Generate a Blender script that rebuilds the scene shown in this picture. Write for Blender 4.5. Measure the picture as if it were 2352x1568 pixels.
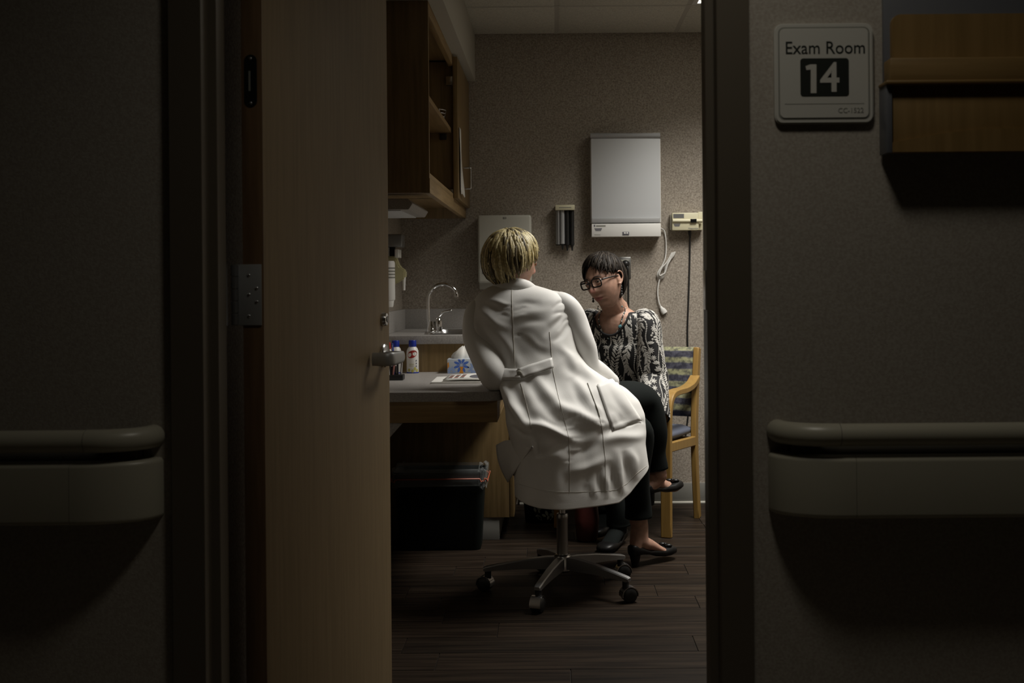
import bpy, bmesh, math, random
import numpy as np
from mathutils import Vector, Matrix
from mathutils.bvhtree import BVHTree
random.seed(7)
for o in list(bpy.data.objects): bpy.data.objects.remove(o)
sc = bpy.context.scene
COL = sc.collection
# ---------------------------------------------------------------- camera
F, CX, CY, H, ROLL = 2600.0, 1274.0, 648.0, 1.136, 0.0085
cd = bpy.data.cameras.new('camera'); cam = bpy.data.objects.new('camera', cd); COL.objects.link(cam)
cd.sensor_width = 36.0; cd.lens = 36.0*F/2352; cd.clip_start = 0.02
cd.shift_x = -(CX-1176)/2352; cd.shift_y = -(784-CY)/2352
cam.location = (0, 0, H); cam.rotation_euler = (math.pi/2, ROLL, 0)
cd.dof.use_dof = True; cd.dof.focus_distance = 4.4; cd.dof.aperture_fstop = 7.0
sc.camera = cam
# ---------------------------------------------------------------- world, exposure
w = bpy.data.worlds.new('world'); sc.world = w; w.use_nodes = True
w.node_tree.nodes['Background'].inputs[0].default_value = (0.5, 0.55, 0.6, 1)
w.node_tree.nodes['Background'].inputs[1].default_value = 0.0
sc.view_settings.view_transform = 'Standard'; sc.view_settings.look = 'None'
sc.view_settings.gamma = 1.0; sc.view_settings.use_curve_mapping = False
sc.view_settings.exposure = 0.0
LAMP_ROOM = 35.0         # watts of the exam room's louvred ceiling troffer
LAMP_HALL = 18.0         # watts of the corridor downlight
# ---------------------------------------------------------------- helpers
def P(px, py, D):
    a, b = px-CX, py-CY
    return Vector(((a-ROLL*b)*D/F, D, H-(b+ROLL*a)*D/F))
def to_px(p):
    a, b = p[0]*F/p[1], (H-p[2])*F/p[1]
    return CX+a+ROLL*b, CY+b-ROLL*a
def root_loc(o):
    v = Vector((0, 0, 0))
    while o is not None: v = v+o.location; o = o.parent
    return v
def tag(o, label=None, cat=None, group=None, kind=None):
    if label: o['label'] = label
    if cat: o['category'] = cat
    if group: o['group'] = group
    if kind: o['kind'] = kind
    return o
def thing(name, label, cat, loc, group=None):
    o = bpy.data.objects.new(name, None); COL.objects.link(o); o.location = loc; o.empty_display_size = 0.05
    return tag(o, label, cat, group)
def mk(name, V, Fc, mats, parent=None, smooth=False, fmat=None, angle=None):
    V = [Vector(v) for v in V]
    if parent is None:
        lo = [min(v[i] for v in V) for i in range(3)]; hi = [max(v[i] for v in V) for i in range(3)]
        off = Vector(((lo[0]+hi[0])/2, (lo[1]+hi[1])/2, lo[2]))
    else: off = root_loc(parent)
    me = bpy.data.meshes.new(name); me.from_pydata([v-off for v in V], [], [tuple(f) for f in Fc])
    if not isinstance(mats, (list, tuple)): mats = [mats]
    for m in mats: me.materials.append(m)
    if fmat is not None:
        for p, i in zip(me.polygons, fmat): p.material_index = i
    o = bpy.data.objects.new(name, me); COL.objects.link(o)
    if parent is None: o.location = off
    else: o.parent = parent
    if smooth:
        for p in me.polygons: p.use_smooth = True
        if angle:
            me.set_sharp_from_angle(angle=math.radians(angle))
    return o
def from_bm(name, bm, mats, parent=None, smooth=False, angle=None):
    bmesh.ops.recalc_face_normals(bm, faces=bm.faces)
    bm.verts.index_update()
    V = [v.co.copy() for v in bm.verts]; Fc = [[v.index for v in f.verts] for f in bm.faces]; fm = [f.material_index for f in bm.faces]
    bm.free(); return mk(name, V, Fc, mats, parent, smooth, fm, angle)
def bmbox(bm, x0, x1, y0, y1, z0, z1, bevel=0, seg=2, M=None):
    r = bmesh.ops.create_cube(bm, size=1.0); vs = r['verts']
    for v in vs:
        v.co = Vector(((x0+x1)/2+v.co.x*(x1-x0), (y0+y1)/2+v.co.y*(y1-y0), (z0+z1)/2+v.co.z*(z1-z0)))
    out = vs
    if bevel:
        es = list({e for v in vs for e in v.link_edges})
        q = bmesh.ops.bevel(bm, geom=es, offset=bevel, segments=seg, affect='EDGES', profile=0.5)
        out = list({v for f in q['faces'] for v in f.verts} | {v for v in vs if v.is_valid})
    if M is not None:
        for v in out: v.co = M @ v.co
    return out
def box(name, x0, x1, y0, y1, z0, z1, m, parent=None, bevel=0.002, M=None, seg=2):
    bm = bmesh.new(); bmbox(bm, x0, x1, y0, y1, z0, z1, bevel, seg, M)
    return from_bm(name, bm, m, parent, smooth=bevel > 0, angle=40)
def prism(name, pts, n, m, parent=None, bevel=0, smooth=False):
    """polygon pts (3D list) extruded along vector n"""
    n = Vector(n); k = len(pts); V = [Vector(p) for p in pts]+[Vector(p)+n for p in pts]
    bm = bmesh.new(); vs = [bm.verts.new(v) for v in V]
    bm.faces.new(vs[:k]); bm.faces.new(vs[k:][::-1])
    for i in range(k): bm.faces.new([vs[i], vs[(i+1) % k], vs[k+(i+1) % k], vs[k+i]])
    if bevel:
        bmesh.ops.recalc_face_normals(bm, faces=bm.faces)
        bmesh.ops.bevel(bm, geom=list(bm.edges), offset=bevel, segments=2, affect='EDGES', clamp_overlap=True)
    return from_bm(name, bm, m, parent, smooth=bevel > 0 or smooth, angle=40)
def rrect(w, h, r, n=5):
    out = []
    for cx, cy, a0 in ((w/2-r, h/2-r, 0), (-w/2+r, h/2-r, 90), (-w/2+r, -h/2+r, 180), (w/2-r, -h/2+r, 270)):
        for i in range(n+1):
            a = math.radians(a0+90*i/n); out.append((cx+r*math.cos(a), cy+r*math.sin(a)))
    return out
def catmull(pts, sub):
    pts = [np.array(p, float) for p in pts]
    if sub <= 1 or len(pts) < 3: 
        if sub <= 1: return pts
    ext = [2*pts[0]-pts[1]]+pts+[2*pts[-1]-pts[-2]]; out = []
    for i in range(1, len(ext)-2):
        p0, p1, p2, p3 = ext[i-1:i+3]
        for k in range(sub):
            t = k/sub
            out.append(0.5*((2*p1)+(-p0+p2)*t+(2*p0-5*p1+4*p2-p3)*t*t+(-p0+3*p1-3*p2+p3)*t**3))
    out.append(pts[-1]); return out
def tube_rings(pts, rad, side=(1, 0, 0), n=16, sub=5):
    """rings of an elliptic tube; rad = list of r or (a, b)"""
    R = [(r, r) if not isinstance(r, (tuple, list)) else tuple(r) for r in rad]
    Q = catmull([tuple(p)+r for p, r in zip(pts, R)], sub); C = np.array([q[:3] for q in Q]); A = np.array([q[3:] for q in Q])
    T = np.gradient(C, axis=0); T /= (np.linalg.norm(T, axis=1)[:, None]+1e-12)
    rings = []; S = np.array(side, float)
    for c, t, (a, b) in zip(C, T, A):
        S = S-t*np.dot(S, t)
        if np.linalg.norm(S) < 1e-4: S = np.cross(t, (0.3, 0.5, 0.8))
        S = S/np.linalg.norm(S); B = np.cross(t, S)
        rings.append([c+a*math.cos(2*math.pi*k/n)*S+b*math.sin(2*math.pi*k/n)*B for k in range(n)])
    return np.array(rings)
def rings_mesh(rings, cap=True):
    m, n = rings.shape[:2]; V = [tuple(p) for r in rings for p in r]; Fc = []
    for i in range(m-1):
        for k in range(n): Fc.append((i*n+k, i*n+(k+1) % n, (i+1)*n+(k+1) % n, (i+1)*n+k))
    if cap:
        Fc.append(tuple(range(n))[::-1]); Fc.append(tuple((m-1)*n+k for k in range(n)))
    return V, Fc
def round_caps(rings):
    """add shrinking rings so that both ends close round"""
    def cap(r, d, rad):
        c = r.mean(0); out = []
        for a in (30, 55, 78): out.append(c+(r-c)*math.cos(math.radians(a))+d*rad*math.sin(math.radians(a)))
        return out
    c0, c1 = rings[0].mean(0), rings[1].mean(0); d0 = (c0-c1)/np.linalg.norm(c0-c1)
    e0, e1 = rings[-1].mean(0), rings[-2].mean(0); d1 = (e0-e1)/np.linalg.norm(e0-e1)
    r0 = np.linalg.norm(rings[0]-c0, axis=1).min(); r1 = np.linalg.norm(rings[-1]-e0, axis=1).min()
    return np.concatenate([np.array(cap(rings[0], d0, r0))[::-1], rings, np.array(cap(rings[-1], d1, r1))])
def tube(name, pts, rad, m, parent=None, side=(1, 0, 0), n=10, sub=5, rnd=False):
    r = rad if isinstance(rad, (list, tuple)) else [rad]*len(pts)
    rg = tube_rings(pts, r, side, n, sub)
    if rnd: rg = round_caps(rg)
    V, Fc = rings_mesh(rg); return mk(name, V, Fc, m, parent, True, angle=60)
def join(parts):
    V, Fc = [], []
    for v, f in parts:
        b = len(V); V += list(v); Fc += [tuple(i+b for i in q) for q in f]
    return V, Fc
def lathe(name, prof, c, m, parent=None, n=20, axis='z', fm=None):
    V, Fc = [], []; c = Vector(c)
    for r, h in prof:
        for k in range(n):
            a = 2*math.pi*k/n; u, v = r*math.cos(a), r*math.sin(a)
            V.append(c+(Vector((u, v, h)) if axis == 'z' else Vector((h, u, v)) if axis == 'x' else Vector((u, h, v))))
    M = len(prof)
    for i in range(M-1):
        for k in range(n): Fc.append((i*n+k, i*n+(k+1) % n, (i+1)*n+(k+1) % n, (i+1)*n+k))
    Fc.append(tuple(range(n))[::-1]); Fc.append(tuple((M-1)*n+k for k in range(n)))
    return mk(name, V, Fc, m, parent, True, angle=40)
def ellipsoid(c, r, M=None, sub=3):
    bm = bmesh.new(); bmesh.ops.create_icosphere(bm, subdivisions=sub, radius=1.0); bm.verts.index_update()
    V = [Vector((v.co.x*r[0], v.co.y*r[1], v.co.z*r[2])) for v in bm.verts]; Fc = [[v.index for v in f.verts] for f in bm.faces]; bm.free()
    if M is not None: V = [M @ v for v in V]
    c = Vector(c); return [v+c for v in V], Fc
def text(name, body, size, M, m, parent, depth=0.0006, align='CENTER', sx=1.0, bold=0.0):
    cu = bpy.data.curves.new('t', 'FONT'); cu.body = body; cu.size = size; cu.extrude = depth; cu.align_x = align; cu.align_y = 'CENTER'; cu.offset = bold
    cu.resolution_u = 3
    t = bpy.data.objects.new('t', cu); COL.objects.link(t); bpy.context.view_layer.update()
    me = t.to_mesh(); V = [M @ Vector((v.co.x*sx, v.co.y, v.co.z)) for v in me.vertices]; Fc = [tuple(p.vertices) for p in me.polygons]
    t.to_mesh_clear(); bpy.data.objects.remove(t); bpy.data.curves.remove(cu)
    return mk(name, V, Fc, m, parent)
def face_cam(p):      # text plane facing -Y at p
    return Matrix.Translation(p) @ Matrix.Rotation(math.pi/2, 4, 'X')
# ---------------------------------------------------------------- materials
def nt(name):
    m = bpy.data.materials.new(name); m.use_nodes = True; t = m.node_tree; b = t.nodes['Principled BSDF']; return m, t, b
def mat(name, col, rough=0.6, metal=0.0, var=0.0, vscale=20, bump=0.0, bscale=200, stretch=(1, 1, 1), spec=None, col2=None, detail=3, emit=None, alpha=None, trans=None, ramp=(0.35, 0.65)):
    m, t, b = nt(name); c = (*col, 1) if len(col) == 3 else col
    b.inputs['Base Color'].default_value = c; b.inputs['Roughness'].default_value = rough; b.inputs['Metallic'].default_value = metal
    if spec is not None: b.inputs['Specular IOR Level'].default_value = spec
    if emit: b.inputs['Emission Color'].default_value = (*emit[0], 1); b.inputs['Emission Strength'].default_value = emit[1]
    if alpha is not None: b.inputs['Alpha'].default_value = alpha
    if trans: b.inputs['Transmission Weight'].default_value = trans
    tc = t.nodes.new('ShaderNodeTexCoord'); mp = t.nodes.new('ShaderNodeMapping'); mp.inputs['Scale'].default_value = stretch
    t.links.new(tc.outputs['Object'], mp.inputs['Vector'])
    if var or col2:
        n = t.nodes.new('ShaderNodeTexNoise'); n.inputs['Scale'].default_value = vscale; n.inputs['Detail'].default_value = detail
        t.links.new(mp.outputs[0], n.inputs['Vector'])
        r = t.nodes.new('ShaderNodeValToRGB'); e = r.color_ramp.elements; e[0].position, e[1].position = ramp
        if col2: e[0].color = c; e[1].color = (*col2, 1)
        else:
            e[0].color = tuple(max(0, x*(1-var)) for x in c[:3])+(1,); e[1].color = tuple(min(1, x*(1+var)) for x in c[:3])+(1,)
        t.links.new(n.outputs['Fac'], r.inputs[0]); t.links.new(r.outputs[0], b.inputs['Base Color'])
    if bump:
        n2 = t.nodes.new('ShaderNodeTexNoise'); n2.inputs['Scale'].default_value = bscale; n2.inputs['Detail'].default_value = 2
        t.links.new(mp.outputs[0], n2.inputs['Vector'])
        bp = t.nodes.new('ShaderNodeBump'); bp.inputs['Strength'].default_value = bump; bp.inputs['Distance'].default_value = 0.002
        t.links.new(n2.outputs['Fac'], bp.inputs['Height']); t.links.new(bp.outputs[0], b.inputs['Normal'])
    return m
def wood(name, c1, c2, axis='z', rough=0.45, sc_=9):
    st = {'x': (0.06, 1, 1), 'y': (1, 0.06, 1), 'z': (1, 1, 0.06)}[axis]
    return mat(name, c1, rough, col2=c2, vscale=sc_*12, stretch=st, bump=0.08, bscale=sc_*30, detail=5)
M = {}
M['wallpaper'] = mat('taupe_wallpaper', (0.205, 0.174, 0.140), 0.75, col2=(0.42, 0.37, 0.31), vscale=130, bump=0.25, bscale=260, ramp=(0.3, 0.7))
M['hall_wall'] = mat('hall_wallpaper', (0.34, 0.30, 0.25), 0.7, col2=(0.42, 0.385, 0.33), vscale=180, bump=0.2, bscale=320)
M['white_wall'] = mat('painted_gypsum', (0.45, 0.43, 0.37), 0.8, bump=0.1)
M['tile'] = mat('ceiling_tile', (0.52, 0.50, 0.43), 0.9, var=0.12, vscale=120, bump=0.5, bscale=160)
M['tbar'] = mat('ceiling_grid_metal', (0.42, 0.40, 0.35), 0.5)
M['plank'] = wood('vinyl_plank', (0.012, 0.008, 0.0055), (0.032, 0.022, 0.015), 'x', 0.5, 4)
M['plank2'] = wood('vinyl_plank_dark', (0.009, 0.0063, 0.0045), (0.025, 0.0175, 0.012), 'x', 0.5, 5)
M['plank3'] = wood('vinyl_plank_light', (0.014, 0.0095, 0.0068), (0.036, 0.0255, 0.0175), 'x', 0.46, 5)
for k_ in ('plank', 'plank2', 'plank3'): M[k_].node_tree.nodes['Principled BSDF'].inputs['Specular IOR Level'].default_value = 0.08
M['joint'] = mat('plank_joint', (0.02, 0.016, 0.012), 0.8)
M['base'] = mat('cove_base_rubber', (0.20, 0.195, 0.175), 0.5)
M['basewhite'] = mat('cove_highlight', (0.7, 0.68, 0.6), 0.5)  # pale colour painting the highlight along the foot of the cove base
M['frame'] = mat('brown_painted_steel', (0.115, 0.096, 0.070), 0.4, bump=0.03)
M['door'] = wood('door_maple_veneer', (0.205, 0.142, 0.068), (0.245, 0.172, 0.086), 'z', 0.62, 6)
M['dooredge'] = wood('door_edge_wood', (0.13, 0.075, 0.034), (0.18, 0.105, 0.05), 'z', 0.5, 6)
M['oak'] = wood('oak_laminate', (0.185, 0.122, 0.05), (0.265, 0.178, 0.078), 'z', 0.42, 5)
M['oakx'] = wood('oak_laminate_crosswise', (0.22, 0.142, 0.058), (0.31, 0.205, 0.09), 'x', 0.42, 5)
M['oaky'] = wood('oak_laminate_lengthwise', (0.27, 0.178, 0.075), (0.37, 0.25, 0.115), 'y', 0.42, 5)
M['oakh'] = wood('chart_holder_oak', (0.22, 0.135, 0.045), (0.27, 0.168, 0.06), 'z', 0.5, 5)
M['oakhx'] = wood('chart_holder_oak_rail', (0.22, 0.135, 0.045), (0.27, 0.168, 0.06), 'x', 0.5, 5)
M['beech'] = wood('beech_frame', (0.27, 0.158, 0.042), (0.33, 0.20, 0.056), 'z', 0.4, 4)
M['laminate'] = mat('grey_speckled_laminate', (0.30, 0.285, 0.27), 0.45, col2=(0.42, 0.40, 0.38), vscale=260)
M['steel'] = mat('brushed_steel', (0.42, 0.42, 0.41), 0.32, 1.0, bump=0.05)
M['satin'] = mat('satin_chrome', (0.62, 0.62, 0.62), 0.25, 1.0)
M['chrome'] = mat('chrome', (0.8, 0.8, 0.8), 0.08, 1.0)
M['lever'] = mat('lever_nickel', (0.46, 0.47, 0.47), 0.45, 0.55)
M['hallfloor'] = mat('hall_vinyl', (0.24, 0.21, 0.17), 0.5, var=0.15, vscale=30)
M['hinge'] = mat('hinge_steel', (0.30, 0.30, 0.30), 0.42, 0.9)
M['black'] = mat('black_plastic', (0.012, 0.012, 0.012), 0.4)
M['blackgloss'] = mat('black_gloss', (0.008, 0.008, 0.008), 0.15)
M['labelblack'] = mat('label_black', (0.01, 0.012, 0.01), 0.35)
M['rail'] = mat('taupe_vinyl_rail', (0.40, 0.38, 0.30), 0.36)
M['raildark'] = mat('taupe_vinyl_joint', (0.12, 0.11, 0.09), 0.5)
M['sign'] = mat('sign_plastic', (0.56, 0.55, 0.50), 0.5, bump=0.08, bscale=500)
M['signgrey'] = mat('sign_groove', (0.24, 0.24, 0.21), 0.6)
M['signblack'] = mat('sign_black', (0.012, 0.016, 0.012), 0.5)
M['acrylic'] = mat('grey_backing_panel', (0.13, 0.135, 0.15), 0.4)
M['whitemetal'] = mat('white_enamel', (0.72, 0.71, 0.68), 0.35)
M['screen'] = mat('frosted_viewing_screen', (0.60, 0.615, 0.63), 0.5, bump=0.15, bscale=600)
M['screengrey'] = mat('grey_strip', (0.33, 0.33, 0.33), 0.5)
M['cream'] = mat('cream_plastic', (0.64, 0.60, 0.42), 0.4)
M['beige'] = mat('beige_plastic', (0.50, 0.49, 0.43), 0.4)
M['beigedark'] = mat('beige_plastic_grey', (0.30, 0.285, 0.24), 0.5)  # darker, greyer tone than the beige plastic
M['white'] = mat('white_plastic', (0.78, 0.77, 0.74), 0.4)
M['paper'] = mat('white_paper', (0.80, 0.79, 0.75), 0.8)
M['print'] = mat('printed_grey', (0.12, 0.12, 0.14), 0.7)
M['printpink'] = mat('printed_rose', (0.55, 0.25, 0.22), 0.7)
M['blue'] = mat('blue_cap', (0.01, 0.03, 0.30), 0.3)
M['red'] = mat('red_label', (0.35, 0.02, 0.015), 0.4)
M['yellowlabel'] = mat('yellow_print', (0.45, 0.42, 0.10), 0.5)
M['tbox'] = mat('tissue_box_card', (0.62, 0.68, 0.76), 0.5)
M['tflower'] = mat('flower_blue_print', (0.08, 0.18, 0.62), 0.5)
M['tflower2'] = mat('flower_pale_blue_print', (0.30, 0.42, 0.72), 0.5)
M['torange'] = mat('orange_print', (0.75, 0.30, 0.03), 0.5)
M['bin'] = mat('black_bin_plastic', (0.006, 0.008, 0.007), 0.6, spec=0.15)
M['liner'] = mat('clear_bin_liner', (0.55, 0.58, 0.58), 0.18, bump=0.8, bscale=40, stretch=(1, 1, 0.3), alpha=0.20)
M['drawstring'] = mat('red_drawstring', (0.42, 0.10, 0.05), 0.45)
M['coat'] = mat('white_coat_cotton', (0.80, 0.79, 0.765), 0.65, bump=0.10, bscale=350)
M['seam'] = mat('coat_stitching', (0.50, 0.48, 0.43), 0.8)
M['skin'] = mat('skin', (0.40, 0.235, 0.17), 0.5, var=0.10, vscale=60, bump=0.05, bscale=300)
M['skin'].node_tree.nodes['Principled BSDF'].inputs['Subsurface Weight'].default_value = 0.08
M['lip'] = mat('lips', (0.32, 0.11, 0.095), 0.4)
M['nose_pink'] = mat('skin_flushed', (0.48, 0.22, 0.17), 0.45)
M['blond1'] = mat('hair_blond_light', (0.70, 0.60, 0.34), 0.42, var=0.25, vscale=150)
M['blond2'] = mat('hair_blond_mid', (0.42, 0.335, 0.15), 0.42, var=0.25, vscale=150)
M['blond3'] = mat('hair_blond_dark', (0.10, 0.075, 0.032), 0.5, var=0.25, vscale=150)
M['dark1'] = mat('hair_dark_brown', (0.012, 0.009, 0.007), 0.6, spec=0.15, var=0.3, vscale=120)
M['dark2'] = mat('hair_brown', (0.030, 0.023, 0.017), 0.55, spec=0.2, var=0.3, vscale=120)
M['brow'] = mat('eyebrow', (0.03, 0.02, 0.015), 0.6)
M['eyewhite'] = mat('eye_white', (0.65, 0.62, 0.58), 0.2)
M['iris'] = mat('eye_iris', (0.03, 0.02, 0.015), 0.15)
M['trousers'] = mat('black_trousers', (0.006, 0.008, 0.0075), 0.9, spec=0.15, bump=0.2, bscale=300)
M['shoe'] = mat('black_leather', (0.006, 0.006, 0.006), 0.4, spec=0.3)
M['blouse'] = mat('black_mesh_fabric', (0.008, 0.008, 0.009), 0.8, bump=0.3, bscale=500)
M['embroid'] = mat('white_embroidery_thread', (0.52, 0.505, 0.47), 0.75, var=0.2, vscale=300, bump=0.7, bscale=700)
M['glasses'] = mat('dark_tortoise_frame', (0.010, 0.006, 0.004), 0.3)
M['lens'] = mat('spectacle_lens', (1, 1, 1), 0.02, trans=1.0, spec=0.5); M['lens'].node_tree.nodes['Principled BSDF'].inputs['IOR'].default_value = 1.1
M['bead1'] = mat('turquoise_bead', (0.06, 0.17, 0.19), 0.15)
M['bead2'] = mat('silver_bead', (0.75, 0.75, 0.72), 0.15, 1.0)
M['bead3'] = mat('dark_bead', (0.03, 0.03, 0.03), 0.15)
M['bluegrey'] = mat('blue_grey_upholstery', (0.14, 0.16, 0.22), 0.7, bump=0.3, bscale=400)
M['cordwhite'] = mat('white_cord', (0.72, 0.71, 0.68), 0.45)
M['cordblack'] = mat('black_cord', (0.012, 0.012, 0.012), 0.5)
M['lamp'] = mat('troffer_lens', (0.9, 0.9, 0.9), 0.5, emit=((1.0, 0.945, 0.80), 1.5))
M['tote'] = mat('tote_black', (0.008, 0.009, 0.008), 0.85, spec=0.1)
M['totepale'] = mat('tote_leaf_print', (0.24, 0.27, 0.24), 0.75)
M['maroon'] = mat('maroon_leather', (0.09, 0.018, 0.014), 0.5)
M['soap'] = mat('amber_soap_bottle', (0.50, 0.46, 0.26), 0.3)
def stripes_mat():
    m, t, b = nt('striped_chair_fabric'); b.inputs['Roughness'].default_value = 0.85
    tc = t.nodes.new('ShaderNodeTexCoord'); wv = t.nodes.new('ShaderNodeTexWave'); wv.bands_direction = 'Z'; wv.inputs['Scale'].default_value = 5.6
    wv.inputs['Distortion'].default_value = 1.6; wv.inputs['Detail'].default_value = 3; wv.inputs['Detail Scale'].default_value = 1.4
    t.links.new(tc.outputs['Object'], wv.inputs['Vector'])
    n = t.nodes.new('ShaderNodeTexNoise'); n.inputs['Scale'].default_value = 55; n.inputs['Detail'].default_value = 4; t.links.new(tc.outputs['Object'], n.inputs['Vector'])
    r1 = t.nodes.new('ShaderNodeValToRGB'); e = r1.color_ramp.elements
    e[0].position = 0.42; e[0].color = (0.055, 0.055, 0.08, 1); e[1].position = 0.55; e[1].color = (0.18, 0.18, 0.14, 1)
    x = r1.color_ramp.elements.new(0.85); x.color = (0.27, 0.27, 0.16, 1)
    t.links.new(wv.outputs['Fac'], r1.inputs[0])
    r2 = t.nodes.new('ShaderNodeValToRGB'); g = r2.color_ramp.elements; g[0].position = 0.38; g[0].color = (0.35, 0.35, 0.42, 1); g[1].position = 0.62; g[1].color = (1.15, 1.15, 1.1, 1)
    t.links.new(n.outputs['Fac'], r2.inputs[0])
    mx = t.nodes.new('ShaderNodeMix'); mx.data_type = 'RGBA'; mx.blend_type = 'MULTIPLY'; mx.inputs[0].default_value = 1
    t.links.new(r1.outputs[0], mx.inputs[6]); t.links.new(r2.outputs[0], mx.inputs[7]); t.links.new(mx.outputs[2], b.inputs['Base Color'])
    return m
M['stripes'] = stripes_mat()
# ================================================================ ROOM SHELL
DB, XL, XR, ZC = 5.804, -0.783, 1.75, 2.41       # back wall, left wall, right wall, ceiling
DH, DH2 = 2.105, 2.230                            # corridor face and room face of the wall with the door
def struct(o): o['kind'] = 'structure'; return o
fl = struct(box('floor', -3.2, 3.2, -1.6, DB+0.1, -0.06, -0.004, M['joint'], bevel=0))
struct(box('floor_hall', -3.2, 3.2, -1.5, 2.108, -0.004, 0.0, M['hallfloor'], bevel=0))
# planks, one object each
pw, gap = 0.152, 0.0022
pm = {}
def plank_mesh(L, m):
    key = (round(L, 3), m.name)
    if key not in pm:
        bm = bmesh.new(); bmbox(bm, 0, L-gap, 0, pw-gap, -0.0045, 0.0, 0.0009, 1)
        o = from_bm('plank', bm, m, fl); pm[key] = o.data; bpy.data.objects.remove(o)
    return pm[key]
fo = root_loc(fl)
row = 0; y = 2.11
while y < DB-0.001:
    x = XL-0.9*random.random()
    while x < XR:
        L = 0.914; x0 = max(x, XL-0.02); x1 = min(x+L, XR)
        if x1-x0 > 0.05:
            mm = random.choice([M['plank'], M['plank'], M['plank2'], M['plank3']])
            bm_key = plank_mesh(round(x1-x0, 3), mm)
            # mesh coordinates were stored relative to the floor origin
            o = bpy.data.objects.new('plank', bm_key); COL.objects.link(o); o.parent = fl
            o.location = (x0, y, 0)
        x += L
    y += pw; row += 1
# ceiling
ce = struct(box('ceiling', XL-0.1, XR+0.1, DH2, DB+0.1, ZC+0.012, ZC+0.08, M['tile'], bevel=0))
gx = [XL, -0.59, 0.02, 0.63, 1.24, XR]; gy = [DH2, 2.785, 3.395, 4.005, 4.615, 5.225, DB]
LX0, LX1, LY0, LY1 = 0.63, 1.24, 4.005, 5.225       # bay of the 2x4 troffer
for i in range(len(gx)-1):
    for j in range(len(gy)-1):
        cx, cy = (gx[i]+gx[i+1])/2, (gy[j]+gy[j+1])/2
        if LX0 < cx < LX1 and LY0 < cy < LY1: continue
        box('ceiling_tile', gx[i]+0.010, gx[i+1]-0.010, gy[j]+0.010, gy[j+1]-0.010, ZC-0.002, ZC+0.014, M['tile'], ce, 0.004)
for x in gx[1:-1]: box('grid_bar', x-0.012, x+0.012, DH2, DB, ZC-0.0005, ZC+0.013, M['tbar'], ce, 0)
for y in gy[1:-1]: box('grid_bar', XL, XR, y-0.012, y+0.012, ZC-0.0015, ZC+0.0125, M['tbar'], ce, 0)
wb = struct(box('wall_back', XL-0.12, XR+0.12, DB, DB+0.12, -0.02, ZC+0.02, M['wallpaper'], bevel=0))
wl = struct(box('wall_left', XL-0.12, XL, DH2-0.002, DB, -0.02, ZC+0.02, M['wallpaper'], bevel=0))
wr = struct(box('wall_right', XR, XR+0.12, DH2-0.002, DB, -0.02, ZC+0.02, M['wallpaper'], bevel=0))
FX0, FX1, FZ = -0.651, 0.3033, 2.135
hl = struct(box('wall_hall_left', -3.2, FX0-0.02, DH, DH2, -0.02, 2.62, M['hall_wall'], bevel=0))
hr = struct(box('wall_hall_right', FX1+0.02, 3.2, DH, DH2, -0.02, 2.62, M['hall_wall'], bevel=0))
ht = struct(box('wall_hall_lintel', FX0-0.02, FX1+0.02, DH, DH2, FZ+0.02, 2.62, M['hall_wall'], bevel=0))
struct(box('wall_hall_opposite', -3.2, 3.2, -1.6, -1.5, -0.02, 2.62, M['hall_wall'], bevel=0))
struct(box('wall_hall_end_left', -3.3, -3.2, -1.6, DH2, -0.02, 2.62, M['hall_wall'], bevel=0))
struct(box('wall_hall_end_right', 3.2, 3.3, -1.6, DH2, -0.02, 2.62, M['hall_wall'], bevel=0))
struct(box('ceiling_hall', -3.3, 3.3, -1.6, DH2, 2.56, 2.66, M['tile'], bevel=0))
# soffit above the wall cabinets
SZ, SX = 2.168, -0.398
struct(box('wall_soffit', XL, SX, 2.3, DB, SZ, ZC+0.005, M['white_wall'], bevel=0.003))
bb = struct(box('baseboard_back', -0.19, XR, DB-0.010, DB, 0.010, 0.104, M['base'], bevel=0.003))
box('cove_highlight', -0.19, XR, DB-0.016, DB, -0.001, 0.010, M['basewhite'], bb, 0.002)  # painted highlight strip at the cove's foot
struct(box('baseboard_right', XR-0.010, XR, DH2, DB-0.012, 0, 0.104, M['base'], bevel=0.003))
# door frame
fr = struct(thing('trim_1', None, None, (-0.2, DH, 0)))
for k in ('label', 'category'):
    if k in fr: del fr[k]
Y0, Y1 = 2.092, 2.242
def jamb(xo, xi, sgn):          # xi = rebate plane, xo = outer casing edge, sgn = direction into the opening
    prof = [(xo, Y0), (xi, Y0), (xi, 2.135), (xi+sgn*0.016, 2.135), (xi+sgn*0.016, 2.190), (xi, 2.190), (xi, Y1), (xo, Y1), (xo, Y1-0.012), (xi-sgn*0.004, Y1-0.012), (xi-sgn*0.004, Y0+0.013), (xo, Y0+0.013)]
    return prism('jamb', [Vector((x, y, 0)) for x, y in prof], (0, 0, FZ+0.055), M['frame'], fr, 0.0012)
jamb(-0.712, FX0, 1); jamb(0.363, FX1, -1)
prof = [(Y0, FZ+0.055), (Y0, FZ), (2.135, FZ), (2.135, FZ-0.016), (2.190, FZ-0.016), (2.190, FZ), (Y1, FZ), (Y1, FZ+0.055)]
prism('head_jamb', [Vector((FX0-0.004, y, z)) for y, z in prof], (FX1-FX0+0.008, 0, 0), M['frame'], fr, 0.0012)
sp = box('strike_plate', FX1-0.0175, FX1-0.0155, 2.145, 2.182, H-0.055, H+0.02, M['satin'], fr, 0.0005)
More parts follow.
